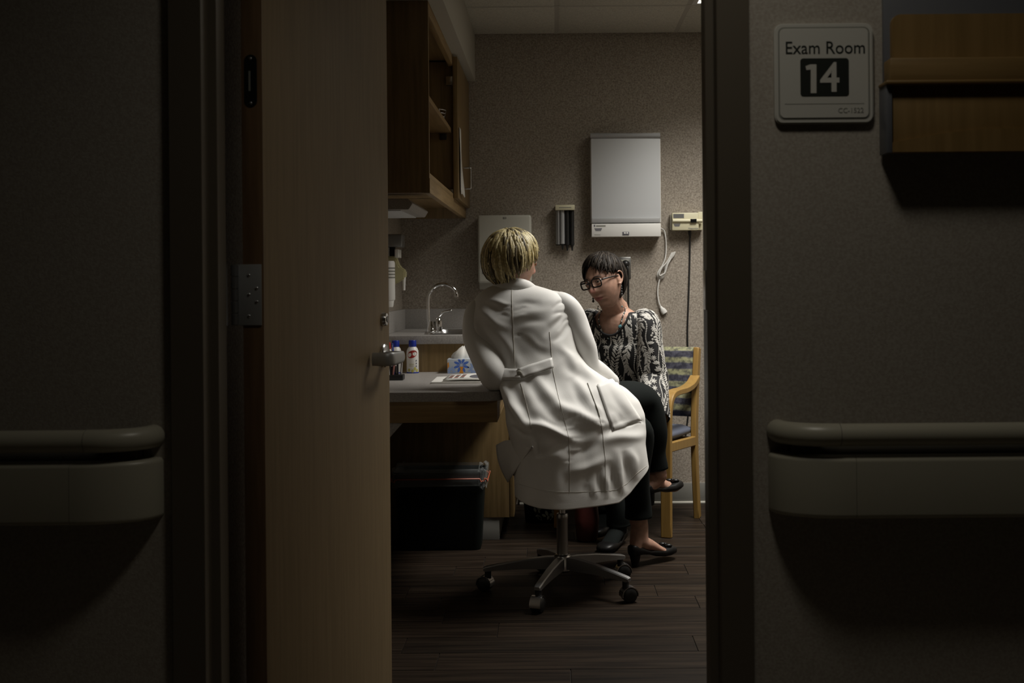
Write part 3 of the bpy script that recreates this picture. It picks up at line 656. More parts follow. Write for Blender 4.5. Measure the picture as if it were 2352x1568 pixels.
for i, (rr, z) in enumerate(((0.030, 0.0), (0.036, 0.012), (0.032, 0.026), (0.018, 0.042), (0.004, 0.052))):
    for k in range(N):
        a = 2*math.pi*k/N; f = 1+0.28*math.sin(3*a+0.8)+0.1*math.sin(7*a)
        V.append((tb.x+0.052+rr*1.15*f*math.cos(a)+0.004*i, ty0+td/2+rr*0.5*f*math.sin(a), DZ+th-0.002+z*(1+0.12*math.sin(2*a))))
for i in range(4):
    for k in range(N): Fc.append((i*N+k, i*N+(k+1) % N, (i+1)*N+(k+1) % N, (i+1)*N+k))
Fc.append(tuple(4*N+k for k in range(N)))
mk('tissue', V, Fc, M['paper'], tbx, True)
# papers and booklet on the desk
def sheet(name, pxs, z, th_, m, label, cat, curl=0.0):
    pts = []
    for px, py in pxs:
        D = (H-z)*F/(py-CY); q = P(px, py, D); q.z = z; pts.append(q)
    o = prism(name, pts, (0, 0, th_), m, None, 0.0); tag(o, label, cat); return o, pts
fd, fp = sheet('folder', ((990, 878.5), (1104, 878.5), (1112, 864), (1004, 866)), DZ+0.0002, 0.006, M['paper'], 'white paper folder lying on the desk edge', 'folder')
b0 = thing('booklet', 'open printed booklet lying on the folder in front of the tissue box', 'booklet', fp[0]+Vector((0.1, 0.05, 0.0063)))
a_, b_ = fp[0], fp[1]
bx0, bx1, by0, by1 = a_.x+0.045, b_.x+0.03, a_.y+0.012, a_.y+0.225
for k in range(2):
    V, Fc = [], []; n = 9
    for i in range(n):
        t = i/(n-1); 
        for y_ in (by0+(by1-by0)*k/2, by0+(by1-by0)*(k+1)/2):
            tt = (y_-by0)/(by1-by0)
            V.append((bx0+(bx1-bx0)*t+0.03*tt, y_, DZ+0.0066+0.016*math.sin(math.pi*min(1, max(0, tt)))*(0.6+0.4*t)+0.003*math.sin(3*t)+0.004))
    for i in range(n-1): Fc.append((2*i, 2*i+1, 2*i+3, 2*i+2))
    o = mk('page', V, Fc, M['paper'], b0, True); o.modifiers.new('s', 'SOLIDIFY').thickness = 0.0035
def onpage(t, tt): 
    return Vector((bx0+(bx1-bx0)*t+0.03*tt, by0+(by1-by0)*tt, DZ+0.0066+0.016*math.sin(math.pi*tt)*(0.6+0.4*t)+0.003*math.sin(3*t)+0.0051+0.002*(tt < 0.5)))
for r_ in range(4):
    for k in range(3):
        t0 = 0.08+0.13*k; tt = 0.10+0.085*r_
        mk('print_block', [onpage(t0, tt), onpage(t0+0.09, tt), onpage(t0+0.09, tt+0.05), onpage(t0, tt+0.05)], [(0, 1, 2, 3)], M['printpink'] if (k+r_) % 2 else M['signgrey'], b0)
N = 14; cpt = [onpage(0.74+0.2*math.cos(2*math.pi*i/N), 0.20+0.13*math.sin(2*math.pi*i/N)) for i in range(N)]
mk('print_photo', [sum(cpt, Vector())/N+Vector((0, 0, 0.0012))]+cpt, [(0, 1+i, 1+(i+1) % N) for i in range(N)], M['print'], b0)
# ================================================================ WASTEBASKET
wbx0, wbx1, wy0, wy1, wz = -0.69, -0.305, 4.79, 4.975, 0.335
wbk = thing('wastebasket', 'black plastic wastebasket with clear liner under the desk', 'wastebasket', ((wbx0+wbx1)/2, (wy0+wy1)/2, 0))
def wl_(ins, z, rr=0.03, dx=0):
    w_, h_ = wbx1-wbx0-2*ins, wy1-wy0-2*ins
    return [Vector(((wbx0+wbx1)/2+a, (wy0+wy1)/2+b, z)) for a, b in rrect(w_, h_, rr)]
ring_loft('bin', [wl_(0.0, 0.325), wl_(-0.006, 0.330), wl_(-0.006, wz), wl_(0.0, wz+0.001), wl_(0.004, wz-0.004), wl_(0.020, 0.02)], M['bin'], wbk, True)
ring_loft('bin_wall', [wl_(0.001, 0.326), wl_(0.019, 0.008), wl_(0.021, 0.0)], M['bin'], wbk, True)
def liner_loop(ins, z, amp, ph, n=96):
    base = rrect(wbx1-wbx0-2*ins, wy1-wy0-2*ins, 0.032, 20); out = []
    for i, (a, b) in enumerate(base):
        q = 2*math.pi*i/len(base); f = 1+amp*math.sin(23*q+ph)+amp*0.7*math.sin(41*q+2*ph)
        out.append(Vector(((wbx0+wbx1)/2+a*f, (wy0+wy1)/2+b*(1+(f-1)*2), z+0.006*math.sin(7*q+ph)+0.003*math.sin(19*q))))
    return out
ln = ring_loft('liner', [liner_loop(-0.009, 0.270, 0.006, 0), liner_loop(-0.008, 0.295, 0.004, 1), liner_loop(-0.010, 0.325, 0.003, 2), liner_loop(-0.011, 0.343, 0.002, 2), liner_loop(-0.006, 0.349, 0.001, 2), liner_loop(0.002, 0.345, 0.002, 3), liner_loop(0.012, 0.28, 0.006, 4), liner_loop(0.02, 0.18, 0.008, 5)], M['liner'], wbk, False)
tube('drawstring', [v for v in liner_loop(-0.014, 0.303, 0.001, 1)]+[liner_loop(-0.014, 0.303, 0.001, 1)[0]], 0.0028, M['drawstring'], ln, (0, 0, 1), 6, 1)
# ================================================================ BACK WALL THINGS
def pxbox(name, x0, y0, x1, y1, Df, Dbk, m, parent, bevel=0.003):
    a, b = P(x0, y1, Df), P(x1, y0, Df); return box(name, a.x, b.x, Df, Dbk, a.z, b.z, m, parent, bevel)
# paper towel dispenser
Df = DB-0.115; q = P(1159, 665, Df); 
pt = thing('towel_dispenser', 'beige paper towel dispenser on the wall above the sink counter', 'towel dispenser', (q.x, DB, q.z))
a, b = P(1098, 650, Df), P(1220, 493, Df)
bm = bmesh.new(); bmbox(bm, a.x, b.x, Df, DB, a.z, b.z, 0.012, 3); from_bm('cover', bm, M['beige'], pt, True, 50)
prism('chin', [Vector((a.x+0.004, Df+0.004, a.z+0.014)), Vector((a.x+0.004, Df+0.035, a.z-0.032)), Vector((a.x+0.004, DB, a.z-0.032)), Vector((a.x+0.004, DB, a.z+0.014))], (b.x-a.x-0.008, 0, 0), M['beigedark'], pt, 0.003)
pxbox('level_window', 1107, 601, 1124, 629, Df-0.0015, Df+0.002, M['signgrey'], pt, 0.0005)
pxbox('lock', 1155, 498, 1163, 503, Df-0.001, Df+0.002, M['signgrey'], pt, 0.0004)
# speculum dispenser: cream cap with four tubes
Df = DB-0.055; q = P(1297, 575, Df)
so_ = thing('specula_dispenser', 'wall dispenser of dark tubes under a cream cap', 'dispenser', (q.x, DB, q.z))
pxbox('cap', 1275.5, 470, 1320, 482.5, Df-0.004, DB, M['cream'], so_, 0.003)
pxbox('back_plate', 1277, 482, 1318, 563, DB-0.012, DB, M['black'], so_, 0.001)
for i, (cx_, m, hh) in enumerate(((1281, 'hinge', 561), (1291.5, 'screengrey', 560), (1302.5, 'black', 562), (1313.5, 'black', 562))):
    p0, p1 = P(cx_, 482, Df+0.018), P(cx_, hh, Df+0.018); g = 5.2*Df/F
    tb_ = lathe('tube', [(g, p1.z), (g, p0.z)], (p0.x, Df+0.018, 0), M[m], so_, 16)
    if i: lathe('nozzle', [(g*0.35, -0.030), (g*0.5, -0.012), (g*0.9, 0.001)], (p0.x, Df+0.018, p1.z), M['black'], tb_, 12)
text('print', 'SPECULA', 0.010, face_cam(P(1298, 476, Df)+Vector((0, -0.0045, 0))), M['signgrey'], so_, 0.0002) if False else None
pxbox('print_line', 1284, 475.5, 1312, 477.5, Df-0.0045, Df-0.003, M['signgrey'], so_, 0)
# x-ray light box
Df = DB-0.095; q = P(1437, 545, Df)
xb = thing('viewing_light_box', 'white wall light box with a frosted screen above the outlet', 'light box', (q.x, DB, q.z))
pxbox('housing', 1357.5, 318, 1517, 512, Df+0.022, DB, M['whitemetal'], xb, 0.003)
pxbox('screen', 1359, 317, 1515.5, 502, Df+0.015, Df+0.024, M['screen'], xb, 0.001)
pxbox('screen_ledge', 1359, 500, 1516, 512, Df+0.006, Df+0.024, M['screengrey'], xb, 0.002)
pxbox('control_panel', 1359, 512.5, 1518, 544, Df, DB, M['whitemetal'], xb, 0.003)
a, b = P(1356, 312, Df+0.02), P(1516, 312, Df+0.02)
tube('film_grip', [a, (a+b)/2, b], (13/2)*Df/F, M['screengrey'], xb, (0, 0, 1), 14, 1)
pxbox('film_grip_rail', 1356, 305, 1516, 312, Df+0.015, DB-0.01, M['whitemetal'], xb, 0.002)
def emblem(x, y, w_, h_, D, m, parent):
    a = P(x, y, D); s = D/F
    for k in range(3):
        t0, t1 = k/3, (k+0.72)/3
        f = lambda t: (w_/2)*(1-0.35*t)
        mk('emblem_bar', [(a.x-f(t0)*s, D, a.z-h_*t0*s), (a.x+f(t0)*s, D, a.z-h_*t0*s), (a.x+f(t1)*s, D, a.z-h_*t1*s), (a.x-f(t1)*s, D, a.z-h_*t1*s)], [(0, 3, 2, 1)], m, parent)
emblem(1374, 524, 18, 7, Df-0.0006, M['print'], xb)
pxbox('print_mark', 1364, 516, 1367, 521, Df-0.0006, Df+0.001, M['print'], xb, 0)
text('maker_print', 'Scanlite', 0.0135, face_cam(P(1379, 519, Df)+Vector((0, -0.0006, 0))), M['print'], xb, 0.0002) if False else pxbox('print_line', 1369, 517, 1391, 520.5, Df-0.0006, Df+0.001, M['signgrey'], xb, 0)
pxbox('print_line', 1365, 538.5, 1379, 539.8, Df-0.0006, Df+0.001, M['signgrey'], xb, 0)
sw = pxbox('switch', 1430, 532, 1445, 540, Df-0.0025, Df+0.001, M['print'], xb, 0.0008)
pxbox('switch_key', 1433, 533, 1437, 537, Df-0.004, Df, M['whitemetal'], sw, 0.0005); pxbox('switch_key', 1438.5, 533, 1442.5, 537, Df-0.004, Df, M['whitemetal'], sw, 0.0005)
# its white cord: lead, tied bundle, plug
Dw = DB-0.012
def wp(pts, dep=0.0): return [P(x, y, Dw-dep) for x, y in pts]
wc = thing('power_cord', 'white power cord tied in a bundle hanging from the light box', 'cord', P(1520, 720, Dw))
tube('lead', [P(1517, 524, DB-0.03)]+wp([(1525, 529), (1529, 545), (1530, 570), (1528, 592), (1521, 610), (1512, 624), (1510, 634), (1514, 640), (1522, 638), (1528, 625), (1534, 606), (1543, 590), (1549, 580)]), 0.0036, M['cordwhite'], wc, (0, 1, 0), 8, 3)
for k in range(4):
    o = k*2.2
    tube('loop', wp([(1551-o*1.2, 578+o*0.3), (1546-o, 588), (1534-o*0.6, 602+o*0.3), (1522-o*0.2, 614), (1512+o*0.4, 628), (1513+o*0.5, 637-o*0.6), (1521, 637-o), (1526+o*0.2, 626), (1530+o*0.5, 608), (1538+o*0.4, 594), (1551-o*1.2, 578+o*0.3)], 0.004+0.003*k), 0.0034, M['cordwhite'], wc, (0, 1, 0), 8, 3)
tube('tail', wp([(1518, 632), (1514, 645), (1511, 662), (1511, 680), (1514, 696), (1519, 707)]), 0.0036, M['cordwhite'], wc, (0, 1, 0), 8, 3)
p0, p1 = P(1517, 704, Dw), P(1527, 719, Dw)
pg = tube('plug', [p0, p0.lerp(p1, 0.3), p0.lerp(p1, 0.6), p1], [(0.006, 0.006), (0.010, 0.009), (0.0155, 0.010), (0.0155, 0.010)], M['cordwhite'], wc, (1, 0, 0.6), 10, 2)
d_ = (p1-p0).normalized()
for s in (-1, 1): tube('prong', [p1+Vector((0.006*s, 0, 0.004*s)), p1+d_*0.014+Vector((0.006*s, 0, 0.004*s))], 0.0017, M['satin'], pg, (1, 0, 0), 6, 1)
# thermometer base
Df = DB-0.07; q = P(1577, 531, Df)
tm = thing('thermometer_base', 'cream electronic thermometer base on the wall with a black cord', 'thermometer', (q.x, DB, q.z))
pxbox('housing', 1544, 488, 1605, 529, Df, DB-0.006, M['cream'], tm, 0.005)
pxbox('wall_bracket', 1540, 492, 1547, 528, Df+0.02, DB, M['beigedark'], tm, 0.002); pxbox('wall_bracket', 1604, 486, 1614, 528, Df+0.02, DB, M['cream'], tm, 0.002)
a, b = P(1545, 507, Df), P(1613, 507, Df)
tube('probe', [a, (a+b)/2, b], 0.0095, M['cream'], tm, (0, 0, 1), 14, 1)
pxbox('display', 1586, 502.5, 1600, 511, Df-0.0115, Df, M['blackgloss'], tm, 0.001)
pxbox('info_label', 1546.5, 491, 1571, 501, Df-0.0006, Df+0.002, M['hinge'], tm, 0)
emblem(1555, 513.5, 16, 7, Df-0.0008, M['print'], tm)
text('maker_print', 'WelchAllyn', 0.0115, face_cam(P(1592.5, 524.5, Df)+Vector((0, -0.0008, 0))), M['print'], tm, 0.0002, sx=0.95)
tube('strain_relief', [P(1584, 529, DB-0.03), P(1584.5, 536, DB-0.03), P(1585, 546, DB-0.02)], [0.009, 0.0085, 0.0045], M['cordblack'], tm, (1, 0, 0), 10, 2)
tube('cord', [P(1584.5, 540, DB-0.022), P(1584.5, 580, DB-0.008), P(1583, 640, DB-0.007), P(1581, 700, DB-0.007), P(1579, 760, DB-0.007), P(1580, 820, DB-0.007), P(1582, 930, DB-0.007), P(1575, 1000, DB-0.007)], 0.0042, M['cordblack'], tm, (1, 0, 0), 8, 4)
# outlet with plug
Df = DB-0.006; q = P(1435, 640, Df)
ol = thing('outlet_plate', 'steel outlet plate on the wall behind the patient', 'outlet', (q.x, DB, q.z))
pxbox('plate', 1414, 590, 1449, 639, Df, DB+0.001, M['steel'], ol, 0.002)
for y_ in (604, 627): pxbox('socket', 1424, y_-8, 1444, y_+8, Df-0.002, Df+0.001, M['beige'], ol, 0.001)
pk = thing('black_plug_cord', 'black plug and cord in the steel outlet plate', 'plug', P(1437, 700, Df-0.02))
V, Fc = ellipsoid(P(1437, 606, Df-0.022), (0.021, 0.022, 0.020), sub=3); mk('plug', V, Fc, M['black'], pk, True)
tube('cord', [P(1439, 608, Df-0.03), P(1442, 618, Df-0.036), P(1443, 640, Df-0.025), P(1443, 700, Df-0.015), P(1444, 800, Df-0.012), P(1446, 960, Df-0.012)], 0.0052, M['cordblack'], pk, (1, 0, 0), 8, 4)
# left wall: soap dispenser, paper sign
sd = thing('soap_dispenser', 'wall soap dispenser with dark top and amber bottle beside the sink', 'soap dispenser', (XL+0.05, 5.2, 1.08))
box('top_cover', XL, XL+0.088, 5.16, 5.265, 1.303, 1.362, M['hinge'], sd, 0.006)
box('back_plate', XL, XL+0.014, 5.15, 5.275, 1.13, 1.31, M['screengrey'], sd, 0.003)
for y_ in (5.165, 5.225): box('label_card', XL+0.055, XL+0.072, y_-0.006, y_+0.032, 1.255, 1.292, M['white'], sd, 0.001)
box('neck', XL+0.025, XL+0.050, 5.20, 5.23, 1.26, 1.305, M['black'], sd, 0.003)
prism('bottle', [Vector((x, 5.18, z)) for x, z in ((XL+0.014, 1.262), (XL+0.055, 1.262), (XL+0.072, 1.215), (XL+0.100, 1.196), (XL+0.098, 1.160), (XL+0.055, 1.135), (XL+0.014, 1.122))], (0, 0.065, 0), M['soap'], sd, 0.006)
tube('spout', [(XL+0.088, 5.21, 1.185), (XL+0.089, 5.21, 1.15), (XL+0.089, 5.21, 1.105)], [0.011, 0.008, 0.006], M['white'], sd, (1, 0, 0), 12, 2)
cpd = thing('cup_dispenser', 'white paper cup dispenser tube on the side wall by the door edge', 'cup dispenser', (XL+0.03, 5.10, 1.03))
lathe('tube', [(0.026, 0.03), (0.030, 0.035), (0.030, 0.20), (0.026, 0.208)], (XL+0.034, 5.10, 1.03), M['white'], cpd, 20)
box('bracket', XL, XL+0.012, 5.085, 5.115, 1.07, 1.20, M['screengrey'], cpd, 0.002)
lathe('paper_cup', [(0.019, 0.0), (0.021, 0.002), (0.025, 0.031)], (XL+0.034, 5.10, 1.03), M['paper'], cpd, 20)
for k in range(4): lathe('print_band', [(0.0303, 0.13+0.014*k), (0.0303, 0.137+0.014*k)], (XL+0.034, 5.10, 1.03), M['signgrey'], cpd, 20)
# ================================================================ BAGS ON THE FLOOR
tt = thing('tote_bag', 'black tote bag with pale leaf print on the floor behind the stool', 'bag', (-0.05, 5.40, 0))
def bag(name, x0, x1, y0, y1, z1, m, parent):
    loops = []
    for z, ins in ((0.0, 0.012), (0.008, 0.002), (z1*0.4, -0.006), (z1*0.8, 0.004), (z1, 0.02)):
        loops.append([Vector(((x0+x1)/2+a*(1+0.01*math.sin(9*a*20+z*30)), (y0+y1)/2+b, z+(0.012*math.sin(a*30) if z == z1 else 0))) for a, b in rrect(x1-x0-2*ins, y1-y0-2*ins, 0.035)])
    V = [v for L in loops for v in L]; k = len(loops[0]); Fc = [(i*k+j, i*k+(j+1) % k, (i+1)*k+(j+1) % k, (i+1)*k+j) for i in range(len(loops)-1) for j in range(k)]
    Fc += [tuple(range(k))[::-1], tuple((len(loops)-1)*k+j for j in range(k))]
    return mk(name, V, Fc, m, parent, True, angle=60)
bdy = bag('body', -0.150, 0.045, 5.34, 5.46, 0.24, M['tote'], tt)
for s in (-1, 1): tube('strap', [(-0.05+0.06*a, 5.40+s*0.035, 0.225+0.12*math.sin(math.pi*(a+1)/2)) for a in np.linspace(-1, 1, 7)], 0.006, M['tote'], tt, (0, 1, 0), 8, 2)
V, Fc = [], []
rs = random.Random(3)
for k in range(46):
    x, z, a, L = rs.uniform(-0.135, 0.022), rs.uniform(0.03, 0.20), rs.uniform(0, 6.28), rs.uniform(0.016, 0.032); b = len(V)
    for t, wd in ((0, 0), (0.35, 0.24), (0.7, 0.2), (1, 0), (0.7, -0.2), (0.35, -0.24)): V.append((x+L*(t*math.cos(a)-wd*math.sin(a)), 5.332, z+L*(t*math.sin(a)+wd*math.cos(a))))
    Fc.append(tuple(range(b, b+6)))
lp = mk('leaf_print', V, Fc, M['totepale'], bdy); lp['kind'] = 'stuff'
mb = thing('maroon_bag', 'maroon leather handbag on the floor between stool and patient', 'bag', (0.133, 4.975, 0))
bag('body', 0.085, 0.180, 4.93, 5.02, 0.25, M['maroon'], mb)
tube('handle', [(0.10+0.065*a, 4.975, 0.245+0.09*math.sin(math.pi*a)) for a in np.linspace(0, 1, 7)], 0.006, M['maroon'], mb, (0, 1, 0), 8, 2)
# ================================================================ STOOL
SC = Vector((0.020, 4.175, 0))
st = thing('wheeled_stool', 'round wheeled stool with five-arm base under the white coat', 'stool', SC)
lathe('seat', [(0.10, 0.425), (0.18, 0.430), (0.195, 0.445), (0.195, 0.475), (0.175, 0.490), (0.02, 0.492)], SC, M['black'], st, 36)
lathe('seat_plate', [(0.07, 0.405), (0.085, 0.41), (0.085, 0.426)], SC, M['hinge'], st, 24)
lathe('gas_lift', [(0.0125, 0.26), (0.0125, 0.41)], SC, M['satin'], st, 20)
lathe('column', [(0.021, 0.105), (0.0205, 0.13), (0.0205, 0.262), (0.0215, 0.264), (0.0215, 0.278), (0.0195, 0.284), (0.0135, 0.286)], SC, M['steel'], st, 24)
lathe('hub', [(0.026, 0.07), (0.034, 0.078), (0.034, 0.122), (0.026, 0.134), (0.021, 0.136)], SC, M['satin'], st, 24)
R_ = 0.275
for k in range(5):
    a = math.radians(-36+72*k); d = Vector((math.cos(a), math.sin(a), 0)); n = Vector((-d.y, d.x, 0))
    V, Fc = [], []
    secs = ((0.02, 0.017, 0.085, 0.127), (0.06, 0.016, 0.082, 0.126), (0.15, 0.0145, 0.082, 0.116), (0.24, 0.013, 0.078, 0.100), (R_+0.008, 0.0125, 0.074, 0.091), (R_+0.017, 0.010, 0.076, 0.087))
    for u, w_, z0, z1 in secs:
        for s, z in ((-1, z0), (1, z0), (1, z1-0.004), (0.75, z1), (-0.75, z1), (-1, z1-0.004)): V.append(SC+d*u+n*w_*s+Vector((0, 0, z)))
    for i in range(len(secs)-1):
        for j in range(6): Fc.append((i*6+j, i*6+(j+1) % 6, (i+1)*6+(j+1) % 6, (i+1)*6+j))
    Fc += [tuple(range(6)), tuple((len(secs)-1)*6+j for j in range(6))]
    arm = mk('base_arm', V, Fc, M['hinge'], st, True, angle=30)
    # caster: stem, hood, two wheels
    e = SC+d*R_; ca = (0.3, 0.2, 0.5, 2.8, -1.9)[k]
    u = Vector((math.cos(ca), math.sin(ca), 0)); v_ = Vector((-u.y, u.x, 0)); e2 = e+u*0.012
    cst = lathe('caster', [(0.012, 0.048), (0.012, 0.08)], e, M['black'], st, 12)
    for s in (-1, 1):
        Vw, Fw = [], []; n2 = 20
        for off, r in ((0.004, 0.0225), (0.005, 0.0265), (0.017, 0.0265), (0.021, 0.022), (0.022, 0.008)):
            for q in range(n2):
                g = 2*math.pi*q/n2; Vw.append(e2+v_*s*off+u*r*math.cos(g)+Vector((0, 0, 0.0265+r*math.sin(g))))
        for i in range(4):
            for q in range(n2): Fw.append((i*n2+q, i*n2+(q+1) % n2, (i+1)*n2+(q+1) % n2, (i+1)*n2+q))
        Fw += [tuple(range(n2)), tuple(4*n2+q for q in range(n2))]
        mk('wheel', Vw, Fw, M['black'], cst, True, angle=40)
    Vw, Fw = [], []; angs = [math.radians(x) for x in range(-10, 191, 20)]
    for r in (0.0285, 0.031):
        for s in (-1, 1):
            for g in angs: Vw.append(e2+v_*s*0.0195+u*r*math.cos(g)+Vector((0, 0, 0.0265+r*math.sin(g))))
    m_ = len(angs)
    for i in range(m_-1):
        Fw += [(i, i+1, m_+i+1, m_+i), (2*m_+i, 3*m_+i, 3*m_+i+1, 2*m_+i+1), (i, 2*m_+i, 2*m_+i+1, i+1), (m_+i, m_+i+1, 3*m_+i+1, 3*m_+i)]
    Fw += [(0, m_, 3*m_, 2*m_), (m_-1, 3*m_-1, 4*m_-1, 2*m_-1)]
    mk('hood', Vw, Fw, M['satin'], cst, True, angle=50)
# ================================================================ PATIENT'S CHAIR
CF = Vector((-0.154, -0.34, 0)).normalized(); CL = Vector((CF.y*-1, CF.x, 0))    # facing; chair's left (towards +x)
rr0 = Vector((0.664, 5.41, 0))            # rear leg on the chair's left
CWD = 0.52
ch = thing('guest_chair', 'beech guest chair with striped fabric back and blue-grey seat', 'chair', rr0-CL*CWD/2+CF*0.2)
def cp(l, f, z): return rr0-CL*l+CF*f+Vector((0, 0, z))
def bar(name, pts, a, b, m, parent, side, sub=5):
    rg = tube_rings(pts, [(a, b)]*len(pts), side, 4, sub)
    # turn the diamond section into a rectangle
    out = []
    for r in rg:
        c = r.mean(0); S, B = r[0]-c, r[1]-c; out.append([c+S+B, c-S+B, c-S-B, c+S-B])
    V, Fc = rings_mesh(np.array(out)); o = mk(name, V, Fc, m, parent, True, angle=35)
    bv = o.modifiers.new('b', 'BEVEL'); bv.width = 0.004; bv.segments = 2; bv.limit_method = 'ANGLE'; return o
for l in (0.0, CWD):
    bar('rear_leg', [cp(l, -0.03, 0.0), cp(l, 0.0, 0.25), cp(l, 0.005, 0.45), cp(l, -0.02, 0.65), cp(l, -0.05, 0.815)], 0.0135, 0.021, M['beech'], ch, CL)
    bar('front_leg_and_arm', [cp(l, 0.43, 0.0), cp(l, 0.425, 0.25), cp(l, 0.42, 0.48), cp(l, 0.405, 0.575), cp(l, 0.365, 0.622), cp(l, 0.29, 0.632), cp(l, 0.17, 0.632), cp(l, 0.06, 0.645), cp(l, -0.015, 0.675)], 0.024, 0.0135, M['beech'], ch, CL, 4)
    bar('side_rail', [cp(l, 0.01, 0.375), cp(l, 0.2, 0.385), cp(l, 0.415, 0.395)], 0.012, 0.022, M['beech'], ch, CL, 1)
for f, z in ((0.40, 0.40), (0.02, 0.375)): bar('cross_rail', [cp(0.01, f, z), cp(CWD/2, f, z), cp(CWD-0.01, f, z)], 0.011, 0.02, M['beech'], ch, CF, 1)
# upholstered seat and back as soft slabs
def cushion(name, corners, th_, m, parent, n=12, crown=0.015):
    a, b, c, d = [np.array(x) for x in corners]; nrm = np.cross(b-a, d-a); nrm /= np.linalg.norm(nrm); V, Fc = [], []
    for side in (1, -1):
        for i in range(n+1):
            for j in range(n+1):
                u, v = i/n, j/n; p = (a*(1-u)+b*u)*(1-v)+(d*(1-u)+c*u)*v
                ed = min(u, 1-u, v, 1-v); e = 1-max(0, 1-ed*n/1.6)**2.2
                V.append(p+nrm*side*(th_/2*(0.35+0.65*e)+crown*(side > 0)*(math.sin(math.pi*u)*math.sin(math.pi*v))**0.6))
    k = (n+1)**2
    for i in range(n):
        for j in range(n):
            q = i*(n+1)+j; Fc += [(q, q+n+1, q+n+2, q+1), (k+q, k+q+1, k+q+n+2, k+q+n+1)]
    rim = [j for j in range(n+1)]+[i*(n+1)+n for i in range(1, n+1)]+[n*(n+1)+j for j in range(n-1, -1, -1)]+[i*(n+1) for i in range(n-1, 0, -1)]
    for i in range(len(rim)): p, q = rim[i], rim[(i+1) % len(rim)]; Fc.append((p, q, k+q, k+p))
    bm = bmesh.new(); vs = [bm.verts.new(v) for v in V]
    for f in Fc: bm.faces.new([vs[i] for i in f])
    return from_bm(name, bm, m, parent, True)
cushion('seat', [cp(0.014, 0.0, 0.425), cp(0.014, 0.45, 0.44), cp(CWD-0.014, 0.45, 0.44), cp(CWD-0.014, 0.0, 0.425)], 0.06, M['bluegrey'], ch)
cushion('backrest', [cp(0.014, 0.012, 0.49), cp(CWD-0.014, 0.012, 0.49), cp(CWD-0.014, -0.034, 0.818), cp(0.014, -0.034, 0.818)], 0.045, M['stripes'], ch)
# ================================================================ PEOPLE
def head_frame(c, fwd, up=(0, 0, 1), roll=0.0):
    f = Vector(fwd).normalized(); u = Vector(up); u = (u-f*u.dot(f)).normalized(); r = f.cross(u)
    if roll:
        q = Matrix.Rotation(roll, 3, f); u = q @ u; r = q @ r
    return Matrix(((r.x, f.x, u.x, c[0]), (r.y, f.y, u.y, c[1]), (r.z, f.z, u.z, c[2]), (0, 0, 0, 1)))
def sm(a, b, x): t = min(1, max(0, (x-a)/(b-a))); return t*t*(3-2*t)
def head_parts(HM):
    bm = bmesh.new(); bmesh.ops.create_icosphere(bm, subdivisions=6, radius=1.0); bm.verts.index_update()
    V = []
    for v in bm.verts:
        x, y, z = v.co
        w = 0.073; d = 0.093; h = 0.107 if z > 0 else 0.120
        if z < 0:
            k = (-z)**1.4; w *= 1-0.30*k; d *= 1-(0.50 if y < 0 else 0.02)*k
        X, Y, Z = x*w, y*d, z*h
        if z < 0: # squarer jaw
            X *= 1+0.04*math.sin(math.pi*min(1, -z))
        if y > -0.1:
            m = sm(-0.1, 0.45, y); g = lambda a, s: math.exp(-(a/s)**2)
            if Z < 0.012: pr = sm(0.020, -0.028, Z) if Z > -0.028 else sm(-0.046, -0.030, Z)
            else: pr = 0.12*g(Z-0.012, 0.012)
            wn = 0.0095+0.0075*sm(-0.005, -0.032, Z)
            dY = 0.029*pr*g(X, wn)
            dY -= 0.0135*g(abs(X)-0.031, 0.015)*g(Z-0.010, 0.011)
            dY += 0.004*g(Z-0.030, 0.009)*g(X, 0.05)
            dY += 0.004*g(abs(X)-0.042, 0.02)*g(Z+0.022, 0.02)
            dY += 0.0095*g(X, 0.022)*(g(Z+0.0585, 0.0055)+g(Z+0.0715, 0.0062))-0.0065*g(X, 0.024)*g(Z+0.0650, 0.0026)
            dY -= 0.003*g(X, 0.02)*g(Z+0.083, 0.006)
            dY += 0.012*g(X, 0.022)*g(Z+0.102, 0.015)
            Y += dY*m
            if Y > 0.05: Y = 0.05+(Y-0.05)*0.96
        V.append(HM @ Vector((X, Y, Z)))
    Fc = [[v.index for v in f.verts] for f in bm.faces]; bm.free()
    parts = [(V, Fc)]
    for s in (-1, 1):      # ears: rim loop, bowl, lobe
        pts = [HM @ Vector((s*(0.074+0.012*a), -0.004+b, c)) for a, b, c in ((0.1, 0.010, 0.006), (0.8, 0.006, 0.024), (1.1, -0.012, 0.026), (1.2, -0.022, 0.010), (0.9, -0.018, -0.012), (0.5, -0.005, -0.028), (0.2, 0.004, -0.026))]
        parts.append(rings_mesh(round_caps(tube_rings(pts, [0.0040]*7, (0, 0, 1), 8, 3))))
        parts.append(ellipsoid((0, 0, 0), (1, 1, 1), HM @ Matrix.Translation((s*0.0755, -0.008, -0.002)) @ Matrix.Diagonal((0.006, 0.014, 0.024, 1)), 2))
    return parts
def limb(pts, rad, side=(1, 0, 0), n=20, sub=6): return rings_mesh(round_caps(tube_rings(pts, rad, side, n, sub)))
